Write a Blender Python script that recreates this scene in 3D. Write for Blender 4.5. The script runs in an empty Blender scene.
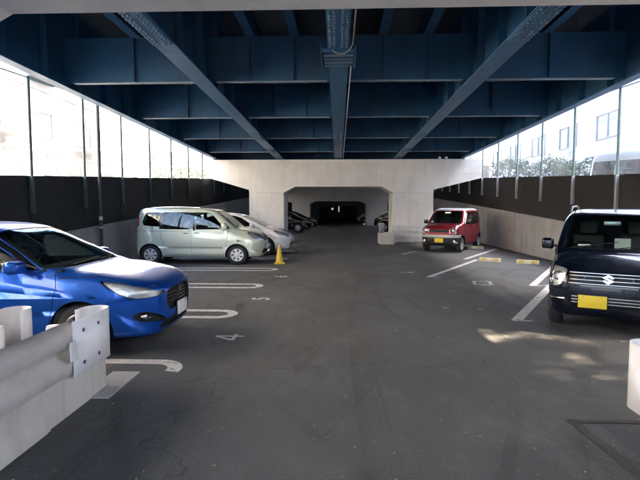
import bpy, bmesh, math, random
from mathutils import Vector, Matrix
from mathutils.bvhtree import BVHTree
from mathutils.interpolate import poly_3d_calc
random.seed(7)
R = math.radians
SC = bpy.context.scene
COL = SC.collection

# ------------------------------------------------------------------ camera
cam = bpy.data.cameras.new('camera'); cam.lens = 27.0; cam.sensor_width = 36.0
cam.clip_start = 0.05; cam.clip_end = 5000
camo = bpy.data.objects.new('camera', cam); COL.objects.link(camo)
camo.location = (0, 0, 1.65)
camo.rotation_euler = (R(90 - 3.81), 0, R(2.15))
SC.camera = camo

# ------------------------------------------------------------------ sky, sun, exposure
SUN_EL, SUN_AZ = 46.0, 91.5          # azimuth clockwise from +Y
w = bpy.data.worlds.new('World'); SC.world = w; w.use_nodes = True
nt = w.node_tree; nt.nodes.clear()
wo = nt.nodes.new('ShaderNodeOutputWorld'); bg = nt.nodes.new('ShaderNodeBackground')
sky = nt.nodes.new('ShaderNodeTexSky'); sky.sky_type = 'NISHITA'; sky.sun_disc = False
sky.sun_elevation = R(SUN_EL); sky.sun_rotation = R(SUN_AZ)
sky.air_density = 0.7; sky.dust_density = 5.0; sky.ozone_density = 1.0
bg.inputs[1].default_value = 0.15
nt.links.new(sky.outputs[0], bg.inputs[0]); nt.links.new(bg.outputs[0], wo.inputs[0])
sl = bpy.data.lights.new('sun', 'SUN'); sl.energy = 2.0; sl.angle = R(0.53); sl.color = (1.0, 0.80, 0.56)
so = bpy.data.objects.new('sun', sl); COL.objects.link(so)
sd = Vector((math.sin(R(SUN_AZ)) * math.cos(R(SUN_EL)), math.cos(R(SUN_AZ)) * math.cos(R(SUN_EL)), math.sin(R(SUN_EL))))
so.rotation_euler = (-sd).to_track_quat('-Z', 'Y').to_euler(); so.location = sd * 60
SC.view_settings.view_transform = 'Standard'; SC.view_settings.look = 'None'
SC.view_settings.gamma = 1.0; SC.view_settings.use_curve_mapping = False
SC.view_settings.exposure = 4.4
SC.render.engine = 'CYCLES'
SC.cycles.max_bounces = 10; SC.cycles.diffuse_bounces = 5; SC.cycles.transparent_max_bounces = 16

# ------------------------------------------------------------------ materials
MATS = {}
def mat(name, col=(.5, .5, .5), rough=.6, metal=0., spec=.5, coat=0., var=0., vscale=4., bump=0., bscale=60.,
        streak=0., dirt=None, dirt_amt=0., dirt_scale=1.5, rand=0., emit=None, es=0., stretch=(1, 1, 1)):
    m = bpy.data.materials.new(name); m.use_nodes = True; MATS[name] = m
    t = m.node_tree; p = t.nodes['Principled BSDF']; L = t.links
    p.inputs['Roughness'].default_value = rough; p.inputs['Metallic'].default_value = metal
    p.inputs['Specular IOR Level'].default_value = spec
    p.inputs['Coat Weight'].default_value = coat; p.inputs['Coat Roughness'].default_value = .04
    p.inputs['Base Color'].default_value = (*col, 1)
    if emit:
        p.inputs['Emission Color'].default_value = (*emit, 1); p.inputs['Emission Strength'].default_value = es
    if not (var or bump or streak or dirt or rand): return m
    g = t.nodes.new('ShaderNodeNewGeometry')
    mp = t.nodes.new('ShaderNodeMapping'); mp.inputs['Scale'].default_value = stretch
    L.new(g.outputs['Position'], mp.inputs[0]); P = mp.outputs[0]
    cur = None
    def mix(fac, a, b, typ='MIX'):
        n = t.nodes.new('ShaderNodeMix'); n.data_type = 'RGBA'; n.blend_type = typ
        if isinstance(fac, float): n.inputs[0].default_value = fac
        else: L.new(fac, n.inputs[0])
        for i, v in ((6, a), (7, b)):
            if isinstance(v, tuple): n.inputs[i].default_value = (*v, 1)
            else: L.new(v, n.inputs[i])
        return n.outputs[2]
    def noise(scale, detail=6, vec=P, rough=.6):
        n = t.nodes.new('ShaderNodeTexNoise'); n.inputs['Scale'].default_value = scale
        n.inputs['Detail'].default_value = detail; n.inputs['Roughness'].default_value = rough
        L.new(vec, n.inputs['Vector']); return n.outputs['Fac']
    def ramp(f, a, b, lo=0., hi=1.):
        n = t.nodes.new('ShaderNodeMapRange'); n.inputs[1].default_value = a; n.inputs[2].default_value = b
        n.inputs[3].default_value = lo; n.inputs[4].default_value = hi; L.new(f, n.inputs[0]); return n.outputs[0]
    cur = mix(ramp(noise(vscale), .3, .7), tuple(c * (1 - var) for c in col), tuple(min(1, c * (1 + var)) for c in col))
    if streak:
        mp2 = t.nodes.new('ShaderNodeMapping'); mp2.inputs['Scale'].default_value = (3.2, 3.2, .22)
        L.new(g.outputs['Position'], mp2.inputs[0])
        cur = mix(ramp(noise(1.6, 5, mp2.outputs[0]), .5, .78, 0, streak), cur, tuple(c * .42 for c in col))
    if dirt:
        cur = mix(ramp(noise(dirt_scale, 8), .48, .75, 0, dirt_amt), cur, dirt)
    if rand:
        oi = t.nodes.new('ShaderNodeObjectInfo')
        hs = t.nodes.new('ShaderNodeHueSaturation'); L.new(ramp(oi.outputs['Random'], 0, 1, 1 - rand, 1 + rand), hs.inputs['Value'])
        L.new(cur, hs.inputs['Color']); cur = hs.outputs[0]
    L.new(cur, p.inputs['Base Color'])
    if bump:
        b = t.nodes.new('ShaderNodeBump'); b.inputs['Strength'].default_value = bump; b.inputs['Distance'].default_value = .01
        L.new(noise(bscale, 5), b.inputs['Height']); L.new(b.outputs[0], p.inputs['Normal'])
    return m

def glass(name, tint, ior=1.5, rough=0.0):
    m = bpy.data.materials.new(name); m.use_nodes = True; MATS[name] = m
    t = m.node_tree; t.nodes.clear(); L = t.links
    o = t.nodes.new('ShaderNodeOutputMaterial'); mx = t.nodes.new('ShaderNodeMixShader')
    tr = t.nodes.new('ShaderNodeBsdfTransparent'); tr.inputs[0].default_value = (*tint, 1)
    gl = t.nodes.new('ShaderNodeBsdfGlossy'); gl.inputs['Roughness'].default_value = rough
    fr = t.nodes.new('ShaderNodeFresnel'); fr.inputs[0].default_value = ior
    gm = t.nodes.new('ShaderNodeNewGeometry'); mr = t.nodes.new('ShaderNodeMapRange')     # same index from both faces of a thin pane
    mr.inputs[3].default_value = ior; mr.inputs[4].default_value = 1 / ior
    L.new(gm.outputs['Backfacing'], mr.inputs[0]); L.new(mr.outputs[0], fr.inputs[0])
    L.new(fr.outputs[0], mx.inputs[0]); L.new(tr.outputs[0], mx.inputs[1]); L.new(gl.outputs[0], mx.inputs[2])
    L.new(mx.outputs[0], o.inputs[0]); return m

def asphalt_mat():
    m = mat('asphalt', (.103, .107, .111), .82, spec=.35, var=.1, vscale=900., bump=.5, bscale=220.)
    t = m.node_tree; L = t.links; p = t.nodes['Principled BSDF']
    base = p.inputs['Base Color'].links[0].from_socket
    g = t.nodes.new('ShaderNodeNewGeometry')
    def noise(scale, detail, stretch):
        mp = t.nodes.new('ShaderNodeMapping'); mp.inputs['Scale'].default_value = stretch; L.new(g.outputs['Position'], mp.inputs[0])
        n = t.nodes.new('ShaderNodeTexNoise'); n.inputs['Scale'].default_value = scale; n.inputs['Detail'].default_value = detail
        n.inputs['Roughness'].default_value = .62
        L.new(mp.outputs[0], n.inputs['Vector']); return n.outputs['Fac']
    def rng(f, a, b, lo, hi):
        n = t.nodes.new('ShaderNodeMapRange'); n.inputs[1].default_value = a; n.inputs[2].default_value = b
        n.inputs[3].default_value = lo; n.inputs[4].default_value = hi; L.new(f, n.inputs[0]); return n.outputs[0]
    def mixc(fac, a, b, typ='MIX'):
        n = t.nodes.new('ShaderNodeMix'); n.data_type = 'RGBA'; n.blend_type = typ
        L.new(fac, n.inputs[0]); L.new(a, n.inputs[6])
        if isinstance(b, tuple): n.inputs[7].default_value = (*b, 1)
        else: L.new(b, n.inputs[7])
        return n.outputs[2]
    c = mixc(rng(noise(.55, 7, (1, .45, 1)), .40, .66, 0, .85), base, (.068, .069, .07))          # worn dark areas
    c = mixc(rng(noise(2.2, 8, (1, .6, 1)), .52, .72, 0, .75), c, (.14, .143, .146))               # pale dusty patches
    c = mixc(rng(noise(.9, 6, (.6, 1.2, 1)), .56, .72, 0, .18), c, (.08, .07, .056))           # brown grime
    c = mixc(rng(noise(260, 2, (1, 1, 1)), .66, .74, 0, .5), c, (.16, .16, .155))                # pale aggregate
    c = mixc(rng(noise(95, 2, (1, 1, 1)), .53, .66, 0, .5), c, (.16, .158, .15))
    c = mixc(rng(noise(60, 2, (1.1, .9, 1)), .53, .66, 0, .55), c, (.035, .035, .035))
    for cx, cy, sc_ in ((-7.5, 7.0, 2.6), (9.5, 9.0, 2.2), (60, 5, 1.9)):                        # tyre arcs of cars turning into the bays
        sb = t.nodes.new('ShaderNodeVectorMath'); sb.operation = 'DISTANCE'; L.new(g.outputs['Position'], sb.inputs[0]); sb.inputs[1].default_value = (cx, cy, 0)
        n1 = t.nodes.new('ShaderNodeTexNoise'); n1.noise_dimensions = '1D'; n1.inputs['Scale'].default_value = sc_; n1.inputs['Detail'].default_value = 5; n1.inputs['Roughness'].default_value = .7
        L.new(sb.outputs['Value'], n1.inputs['W'])
        a_ = rng(n1.outputs['Fac'], .54, .66, 0, 1); b_ = rng(noise(.35, 3, (1, 1, 1)), .45, .6, 0, .5)
        ml = t.nodes.new('ShaderNodeMath'); ml.operation = 'MULTIPLY'; L.new(a_, ml.inputs[0]); L.new(b_, ml.inputs[1])
        c = mixc(ml.outputs[0], c, (.034, .034, .034))
    # fine cracks
    vo = t.nodes.new('ShaderNodeTexVoronoi'); vo.feature = 'DISTANCE_TO_EDGE'; vo.inputs['Scale'].default_value = .33
    dn = t.nodes.new('ShaderNodeTexNoise'); dn.inputs['Scale'].default_value = 1.8; dn.inputs['Detail'].default_value = 8
    L.new(g.outputs['Position'], dn.inputs['Vector'])
    ad = t.nodes.new('ShaderNodeVectorMath'); ad.operation = 'ADD'; L.new(g.outputs['Position'], ad.inputs[0]); L.new(dn.outputs['Color'], ad.inputs[1])
    L.new(ad.outputs[0], vo.inputs['Vector'])
    c = mixc(rng(vo.outputs['Distance'], .001, .005, .4, 0), c, (.018, .018, .018))
    L.new(c, p.inputs['Base Color'])
    rr = rng(noise(.8, 6, (1, .6, 1)), .35, .7, .66, .92); L.new(rr, p.inputs['Roughness'])
    return m

def paint_mat(name, col, keep=.5):
    m = mat(name, col, .7, var=.12, vscale=14, bump=.3, bscale=200)
    t = m.node_tree; L = t.links; p = t.nodes['Principled BSDF']; o = t.nodes['Material Output']
    g = t.nodes.new('ShaderNodeNewGeometry'); n = t.nodes.new('ShaderNodeTexNoise'); n.inputs['Scale'].default_value = 11
    n.inputs['Detail'].default_value = 9; n.inputs['Roughness'].default_value = .72; L.new(g.outputs['Position'], n.inputs['Vector'])
    r = t.nodes.new('ShaderNodeMapRange'); r.inputs[1].default_value = keep - .12; r.inputs[2].default_value = keep + .06
    r.inputs[3].default_value = .12; r.inputs[4].default_value = .95
    L.new(n.outputs['Fac'], r.inputs[0])
    tr = t.nodes.new('ShaderNodeBsdfTransparent'); mx = t.nodes.new('ShaderNodeMixShader')
    L.new(r.outputs[0], mx.inputs[0]); L.new(tr.outputs[0], mx.inputs[1]); L.new(p.outputs[0], mx.inputs[2]); L.new(mx.outputs[0], o.inputs[0])
    return m

def haze_panel(name):  # translucent share lays added haze over the view beyond
    m = bpy.data.materials.new(name); m.use_nodes = True; MATS[name] = m
    t = m.node_tree; t.nodes.clear(); L = t.links; o = t.nodes.new('ShaderNodeOutputMaterial')
    tr = t.nodes.new('ShaderNodeBsdfTransparent'); tr.inputs[0].default_value = (.97, .97, .96, 1)
    tl = t.nodes.new('ShaderNodeBsdfTranslucent'); tl.inputs[0].default_value = (.9, .9, .88, 1)
    g_ = t.nodes.new('ShaderNodeNewGeometry'); n = t.nodes.new('ShaderNodeTexNoise'); n.inputs['Scale'].default_value = 1.1; n.inputs['Detail'].default_value = 5
    L.new(g_.outputs['Position'], n.inputs['Vector'])
    r = t.nodes.new('ShaderNodeMapRange'); r.inputs[1].default_value = .3; r.inputs[2].default_value = .7; r.inputs[3].default_value = .025; r.inputs[4].default_value = .085
    L.new(n.outputs['Fac'], r.inputs[0]); mx = t.nodes.new('ShaderNodeMixShader'); L.new(r.outputs[0], mx.inputs[0])
    L.new(tr.outputs[0], mx.inputs[1]); L.new(tl.outputs[0], mx.inputs[2]); L.new(mx.outputs[0], o.inputs[0])
haze_panel('haze_veil')
asphalt_mat()
paint_mat('line_paint', (.62, .62, .6), .42)
paint_mat('worn_paint', (.5, .5, .48), .5)
mat('street', (.2, .2, .2), .85, var=.12, vscale=3)
mat('concrete', (.54, .535, .5), .85, var=.1, vscale=2.2, bump=.25, bscale=45, streak=.45, dirt=(.3, .28, .25), dirt_amt=.35)
mat('pier_concrete', (.78, .775, .76), .8, var=.07, vscale=1.4, bump=.2, bscale=40, streak=.2, dirt=(.5, .47, .42), dirt_amt=.3, dirt_scale=.9)
mat('wall_concrete', (.43, .43, .42), .88, var=.14, vscale=1.8, bump=.3, bscale=40, streak=.32, dirt=(.24, .24, .235), dirt_amt=.4, dirt_scale=.8, rand=.05)
mat('girder_flange', (.04, .14, .28), .45, var=.25, vscale=5, streak=.0, dirt=(.09, .15, .21), dirt_amt=.35, dirt_scale=4)  # lighter than the webs; light on the undersides is in the colour
mat('steel_blue', (.016, .088, .19), .5, spec=.5, var=.15, vscale=3, bump=.06, bscale=25, streak=.35, dirt=(.045, .06, .075), dirt_amt=.6, dirt_scale=1.2)
mat('steel_flange', (.22, .30, .37), .42, spec=.5, var=.12, vscale=3, dirt=(.1, .075, .055), dirt_amt=.6, dirt_scale=5)  # whitened; light caught by the crossbeam flanges is put into the colour
mat('steel_dark', (.05, .055, .06), .6, var=.1)
mat('deck_soffit', (.1, .12, .15), .9, var=.15, vscale=1)
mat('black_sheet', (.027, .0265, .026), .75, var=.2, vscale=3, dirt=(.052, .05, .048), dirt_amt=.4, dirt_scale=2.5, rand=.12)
mat('post_green', (.2, .3, .29), .5, metal=.2, var=.1, vscale=8)
mat('galvanised', (.55, .56, .57), .42, metal=.7, var=.12, vscale=9)
mat('rail_white', (.80, .795, .81), .42, var=.06, vscale=5, dirt=(.42, .4, .38), dirt_amt=.35, dirt_scale=6)
mat('bolt_grey', (.16, .16, .17), .45, metal=.6)
mat('stop_concrete', (.58, .55, .44), .85, var=.12, vscale=20, bump=.3, bscale=80, dirt=(.25, .24, .22), dirt_amt=.5, dirt_scale=14)
mat('stop_yellow', (.56, .43, .13), .6, var=.12, vscale=25, dirt=(.4, .36, .25), dirt_amt=.6, dirt_scale=20)
mat('cone_yellow', (.62, .42, .03), .45, var=.08, vscale=12)
mat('grey_wall', (.15, .155, .16), .8, var=.05, vscale=1)
mat('window_dark', (.03, .04, .05), .15, spec=.4)
mat('frame_dark', (.06, .063, .066), .5)
mat('post_backlit', (.05, .08, .08), .5)  # left posts darkened; their backlit silhouette is put into the colour
mat('cable', (.16, .14, .12), .6)
mat('white_wall', (.82, .81, .79), .8, var=.03, vscale=2)
mat('cream_wall', (.78, .75, .69), .8, var=.03, vscale=2)
mat('building_window', (.12, .15, .18), .12, spec=.6)
mat('building_frame', (.2, .21, .215), .5)
mat('leaf_green', (.13, .16, .09), .6, var=.4, vscale=1.5)
mat('bark', (.12, .09, .07), .9, var=.2, vscale=8)
mat('dry_leaf', (.27, .22, .13), .8, var=.35, vscale=3)
mat('paper_white', (.7, .69, .66), .8)
mat('tyre', (.022, .022, .023), .8, var=.1, vscale=30)
mat('silver', (.66, .67, .68), .3, metal=.85)
mat('wheel_cover', (.68, .69, .7), .4, metal=.35)
mat('chrome', (.9, .9, .9), .12, metal=1.)
mat('lamp_chrome', (.92, .92, .92), .25, metal=.6, bump=.9, bscale=34)
mat('bolt_blue', (.10, .17, .25), .45, var=.1)
mat('black_trim', (.014, .014, .015), .55)
mat('gloss_black', (.008, .008, .009), .12, coat=.6)
mat('interior', (.03, .03, .033), .8)
mat('seat_cloth', (.05, .05, .055), .9, var=.1, vscale=30)
mat('plate_white', (.75, .75, .74), .5)
mat('plate_yellow', (.78, .58, .03), .5)
mat('red_lens', (.5, .02, .02), .12, coat=1)
mat('amber', (.8, .3, .03), .2, coat=1)
mat('roof_white', (.8, .8, .79), .25, coat=1)
mat('paint_blue', (.002, .085, .46), .3, metal=.55, coat=.5)
mat('paint_mint', (.63, .68, .56), .3, metal=.3, coat=1)
mat('paint_white', (.8, .8, .8), .3, coat=1)
mat('paint_navy', (.004, .007, .018), .25, metal=.3, coat=1)
mat('paint_red', (.23, .006, .022), .3, metal=.25, coat=1)
mat('paint_black', (.012, .012, .013), .25, metal=.2, coat=1)
mat('paint_van', (.62, .72, .78), .3, coat=1)
mat('bumper_grey', (.42, .43, .44), .35, metal=.3)
mat('lamp_glow', (.9, .9, .8), .5, emit=(.95, 1., .8), es=.02)
mat('grime', (.05, .048, .046), .9, var=.3, vscale=12)
glass('glass_clear', (.80, .86, .83))
glass('glass_tint', (.34, .38, .37))
glass('lens_clear', (.95, .96, .96), 1.35)

# ------------------------------------------------------------------ helpers
def link(name, me, m=None, parent=None):
    o = bpy.data.objects.new(name, me); COL.objects.link(o)
    if m is not None and me is not None and len(me.materials) == 0: me.materials.append(MATS[m] if isinstance(m, str) else m)
    if parent is not None: o.parent = parent
    return o
def tag(o, label=None, cat=None, group=None, kind=None):
    if label: o['label'] = label
    if cat: o['category'] = cat
    if group: o['group'] = group
    if kind: o['kind'] = kind
    return o
def empty(name, loc=(0, 0, 0), rz=0, label=None, cat=None, group=None):
    o = bpy.data.objects.new(name, None); COL.objects.link(o); o.location = loc; o.rotation_euler = (0, 0, rz)
    o.empty_display_size = .2
    return tag(o, label, cat, group)

class MB:
    def __init__(s): s.bm = bmesh.new()
    def box(s, c, d, rot=None, bevel=0., seg=2):
        r = bmesh.ops.create_cube(s.bm, size=1.0); vs = r['verts']
        for v in vs: v.co = Vector((v.co.x * d[0], v.co.y * d[1], v.co.z * d[2]))
        if bevel:
            es = list({e for v in vs for e in v.link_edges})
            q = bmesh.ops.bevel(s.bm, geom=es, offset=bevel, segments=seg, affect='EDGES', profile=.6)
            vs = list({v for f in q['faces'] for v in f.verts} | {v for v in vs if v.is_valid})
        for v in vs:
            if rot is not None: v.co = rot @ v.co
            v.co += Vector(c)
        return s
    def quad(s, pts):
        s.bm.faces.new([s.bm.verts.new(p) for p in pts]); return s
    def tube(s, pts, r, n=10, cap=True):
        pts = [Vector(p) for p in pts]; rings = []
        for i, p in enumerate(pts):
            d = (pts[min(i + 1, len(pts) - 1)] - pts[max(i - 1, 0)]).normalized()
            a = d.orthogonal().normalized() if i == 0 else (a - d * a.dot(d)).normalized()
            b = d.cross(a); rr = r[i] if isinstance(r, (list, tuple)) else r
            rings.append([s.bm.verts.new(p + (a * math.cos(2 * math.pi * k / n) + b * math.sin(2 * math.pi * k / n)) * rr) for k in range(n)])
        for A, B in zip(rings, rings[1:]):
            for k in range(n): s.bm.faces.new((A[k], A[(k + 1) % n], B[(k + 1) % n], B[k]))
        if cap: s.bm.faces.new(rings[0][::-1]); s.bm.faces.new(rings[-1])
        return s
    def lathe(s, prof, n=32, axis='y', c=(0, 0, 0), closed=False):
        rings = []
        for (a, r) in prof:                       # a along axis, r radius
            ring = []
            for k in range(n):
                th = 2 * math.pi * k / n; u, v = r * math.cos(th), r * math.sin(th)
                p = {'y': (u, a, v), 'z': (u, v, a), 'x': (a, u, v)}[axis]
                ring.append(s.bm.verts.new(Vector(p) + Vector(c)))
            rings.append(ring)
        pr = list(zip(rings, rings[1:])) + ([(rings[-1], rings[0])] if closed else [])
        for A, B in pr:
            for k in range(n): s.bm.faces.new((A[k], A[(k + 1) % n], B[(k + 1) % n], B[k]))
        if not closed:
            s.bm.faces.new(rings[0][::-1]); s.bm.faces.new(rings[-1])
        return s
    def prism(s, poly, a0, a1, axis='y'):
        """poly in 2D: y-> (x,z), x-> (y,z), z-> (x,y)"""
        def P(p, a): return {'y': (p[0], a, p[1]), 'x': (a, p[0], p[1]), 'z': (p[0], p[1], a)}[axis]
        A = [s.bm.verts.new(P(p, a0)) for p in poly]; B = [s.bm.verts.new(P(p, a1)) for p in poly]; n = len(poly)
        s.bm.faces.new(A); s.bm.faces.new(B[::-1])
        for k in range(n): s.bm.faces.new((A[k], B[k], B[(k + 1) % n], A[(k + 1) % n]))
        return s
    def mesh(s, smooth=None, name='mesh'):
        bmesh.ops.recalc_face_normals(s.bm, faces=s.bm.faces[:])
        me = bpy.data.meshes.new(name); s.bm.to_mesh(me); s.bm.free()
        if smooth:
            for p in me.polygons: p.use_smooth = True
            me.set_sharp_from_angle(angle=R(smooth))
        return me
    def build(s, name, m, parent=None, smooth=None):
        return link(name, s.mesh(smooth, name), m, parent)

def arc(c, r, a0, a1, n):
    return [(c[0] + r * math.cos(R(a0 + (a1 - a0) * i / n)), c[1] + r * math.sin(R(a0 + (a1 - a0) * i / n))) for i in range(n + 1)]
def copy_tree(o, parent=None):
    c = o.copy(); COL.objects.link(c); c.parent = parent
    for ch in list(o.children): copy_tree(ch, c)
    return c

# wall / fence lines: the streets outside climb away from the camera
def wall_top(y): return max(.04, .955 + .056 * (y - 9.4))
XL, XR = -6.6, 6.75

# ================================================================== SETTING
g = MB().quad([(-1500, -1500, 0), (1500, -1500, 0), (1500, 1500, 0), (-1500, 1500, 0)]).build('ground', 'asphalt')
tag(g, kind='structure')
for s, x0, x1, nm in ((-1, XL - .3, -90, 'street_left'), (1, XR + .3, 90, 'street_right')):
    m = MB()
    ys = [-6, 0, 20, 40, 60, 80, 100, 120]
    for a, b in zip(ys, ys[1:]):
        m.quad([(x0, a, wall_top(a) - .03), (x1, a, wall_top(a) - .03), (x1, b, wall_top(b) - .03), (x0, b, wall_top(b) - .03)])
    tag(m.build(nm, 'street'), kind='structure')

# painted markings (parts of the ground)
def loop_line(yc, xend, xstart=-6.2, half=.235, wd=.15, legs=(1, -1), a0=-90):
    m = MB(); r = half + wd / 2; ri = half - wd / 2; z = .004
    for sgn in legs:
        m.quad([(xstart, yc + sgn * ri, z), (xend - r, yc + sgn * ri, z), (xend - r, yc + sgn * r, z), (xstart, yc + sgn * r, z)])
    o, i = arc((xend - r, yc), r, a0, 90, 18), arc((xend - r, yc), ri, a0, 90, 18)
    for k in range(18): m.quad([(*i[k], z), (*o[k], z), (*o[k + 1], z), (*i[k + 1], z)])
    bmesh.ops.remove_doubles(m.bm, verts=m.bm.verts[:], dist=.0005)
    return m.build('parking_line', 'line_paint', g)
loop_line(4.75, -1.6, -6.2, legs=(1,), a0=-15)
for yc, xe in ((7.33, -1.56), (10.03, -1.58), (12.77, -1.6), (15.5, -1.6), (18.2, -1.6)): loop_line(yc, xe)
def strip(a, b, wd, m='line_paint', z=.004, nm='parking_line'):
    a, b = Vector((*a, z)), Vector((*b, z)); d = (b - a).normalized(); n = Vector((-d.y, d.x, 0)) * wd / 2
    return MB().quad([a - n, b - n, b + n, a + n]).build(nm, m, g)
strip((2.15, 11.45), (4.45, 15.45), .13); strip((4.1, 15.6), (6.35, 19.5), .13)
strip((2.62, 7.05), (4.62, 10.45), .15); strip((4.12, 10.25), (6.2, 13.9), .15)
strip((2.28, 17.15), (3.0, 18.4), .12)
strip((4.12, 10.22), (4.68, 10.36), .10, 'worn_paint', .008); strip((2.1, 11.47), (2.4, 11.43), .1, 'worn_paint', .008)
strip((2.55, 7.05), (2.85, 7.02), .1, 'worn_paint', .008)
strip((3.5, 5.98), (4.3, 5.86), .035, 'worn_paint'); strip((4.34, 5.85), (5.2, 5.72), .035, 'worn_paint'); strip((4.0, 5.9), (3.93, 5.55), .05, 'worn_paint', .008)
strip((1.75, 12.3), (1.95, 12.3), .22, 'worn_paint'); strip((1.58, 12.28), (1.74, 12.34), .1, 'worn_paint')
# small worn outline mark in the angled bay
for a, b in (((2.95, 10.35), (3.3, 10.35)), ((3.05, 10.85), (3.4, 10.85)), ((2.95, 10.35), (3.05, 10.85)), ((3.3, 10.35), (3.4, 10.85))):
    strip(a, b, .07, 'worn_paint', .004 if a[0] == 2.95 and b[0] > 3.2 or a[0] == 3.05 else .008)
strip((1.72, 7.9), (1.83, 7.93), .05, 'worn_paint'); strip((2.3, 7.85), (2.36, 7.8), .05, 'worn_paint')
def digit(ch, x, y, size=.45):
    c = bpy.data.curves.new('painted_number', 'FONT'); c.body = ch; c.size = size; c.align_x = 'CENTER'; c.align_y = 'CENTER'; c.offset = .008
    o = bpy.data.objects.new('t', c); COL.objects.link(o)
    me = bpy.data.meshes.new_from_object(o.evaluated_get(bpy.context.evaluated_depsgraph_get())); bpy.data.objects.remove(o)
    me.transform(Matrix.Rotation(R(90), 4, 'Z')); me.transform(Matrix.Translation((x, y, .004)))
    link('painted_number', me, 'digit_paint', g)
paint_mat('digit_paint', (.6, .6, .58), .36)
m = MB()                                             # open topped figure four, its top towards the wall
for k, (a, b) in enumerate((((.17, .36), (.0, .12)), ((-.015, .12), (.27, .12)), ((.17, .36), (.17, 0)))):
    a, b = Vector((-1.2 - a[1], 5.86 + a[0], .004 + k * .0015)), Vector((-1.2 - b[1], 5.86 + b[0], .004 + k * .0015))
    d = (b - a).normalized(); n = Vector((-d.y, d.x, 0)) * .026; m.quad([a - n, b - n, b + n, a + n])
m.build('painted_number', 'digit_paint', g)
for ch, x, y in (('5', -1.38, 8.6), ('6', -1.36, 11.45)): digit(ch, x, y)
# asphalt repair patch and joint by the near barrier on the right
MB().quad([(2.0, 2.0, .004), (3.4, 2.0, .004), (3.4, 3.62, .004), (2.0, 3.62, .004)]).build('repair_patch', mat('patch', (.05, .055, .062), .8, var=.25, vscale=40, bump=.4, bscale=150), g)
strip((1.95, 1.6), (1.82, 3.72), .07, 'grime', .006, 'joint_seam')
strip((1.78, 3.69), (3.4, 3.66), .05, 'grime', .008, 'joint_seam')
MB().box((-2.12, 4.32, .006), (.27, .66, .012)).build('footing_pad', 'wall_concrete', g)
m = MB()
for y in (4, 8.5, 14, 19): pass
# ---- piers
def pier(y0, zoff, label):
    root = empty('bridge_pier', (0, y0, 0), 0, label, 'bridge pier', 'bridge piers across the car park')
    D = 1.85
    def Z(z): return z + zoff
    up = [(-6.36, Z(3.98)), (-6.36, Z(3.30)), (6.84, Z(3.30)), (6.84, Z(3.98))]
    lo = [(-6.35, Z(3.30)), (-6.35, Z(3.12)), (-4.33, Z(2.53)), (-2.62, Z(2.40)), (-2.09, Z(2.68)), (2.09, Z(2.68)), (2.62, Z(2.40)), (4.58, Z(2.53)), (6.83, Z(3.08)), (6.83, Z(3.30))]
    lo[3:3] = [(-4.33, Z(2.40))]; lo[8:8] = [(4.58, Z(2.40))]
    MB().prism(up, -.012, D + .012).build('cap_beam', 'pier_concrete', root)
    MB().prism(lo, 0, D).build('cap_haunch', 'pier_concrete', root)
    for a, b in ((-4.33, -2.62), (2.62, 4.58)):
        mm = MB().box(((a + b) / 2, D / 2, (Z(2.40)) / 2), (b - a - .012, D - .012, Z(2.40)), bevel=.03)
        mm.build('column', 'pier_concrete', root)
    for gx in (-6.0, -2.85, 0, 2.85, 6.0):
        for yy in (.45, 1.4): MB().box((gx, yy, Z(4.00)), (.34, .3, .05)).build('bearing', 'steel_dark', root)
    return root
pier(1.25, .215, 'pale concrete portal pier straddling the driveway beside the white guardrails')
pier(23.3, 0, 'pale concrete portal pier behind the red car and the yellow cone')
pier(45.05, -.39, 'concrete portal pier in the dim bay behind the black cars')
pier(66.8, -.78, 'concrete portal pier in the dark at the far end')

# ---- viaduct
SL = -.018
via = empty('viaduct', (0, 23.3, 4.04), 0, 'dark blue steel girder viaduct over the car park', 'viaduct')
via.rotation_euler = (math.atan(SL), 0, 0)
Y0, Y1 = -34, 58
for gx in (-6.0, -2.85, 0, 2.85, 6.0):
    fw = .36 if abs(gx) < 5 else .22
    gd = MB().box((gx, (Y0 + Y1) / 2, .87), (.016, Y1 - Y0, 1.70)).build('girder', 'steel_blue', via)
    MB().box((gx, (Y0 + Y1) / 2, .012), (fw, Y1 - Y0, .024)).build('bottom_flange', 'girder_flange', gd)
    MB().box((gx, (Y0 + Y1) / 2, 1.71), (.3, Y1 - Y0, .02)).build('top_flange', 'steel_blue', gd)
    stf = MB().prism([(.01, .03), (.16, .03), (.14, 1.0), (.14, 1.68), (.01, 1.68)], -.006, .006).mesh(name='stiffener')
    stf.materials.append(MATS['steel_blue'])
    for k in range(18):
        y = -19.2 + .62 + k * 1.235
        for sgn in (1, -1):
            o = link('stiffener', stf, None, gd); o.location = (gx, y, 0); o.scale = (sgn, 1, 1)
    # bolted splice plates under the flange
    if abs(gx) < 5:
        for (ya, yb) in ((-18.6, -15.4), (-6.9, -5.6), (-3.3, -2.2)) if gx else ((-18.6, -15.15), (-6.9, -5.6)):
            MB().box((gx, (ya + yb) / 2, -.011), (fw - .03, yb - ya, .02)).build('splice_plate', 'girder_flange', gd)
            b = MB()
            n = int((yb - ya) / .11)
            for i in range(n):
                for u in (-.13, -.065, .065, .13):
                    b.lathe([(-.048, .012), (-.042, .02), (-.021, .02)], 6, 'z', (gx + u, ya + .06 + i * .11, 0))
            tag(b.build('splice_bolts', 'bolt_blue', gd), kind='stuff')
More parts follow.
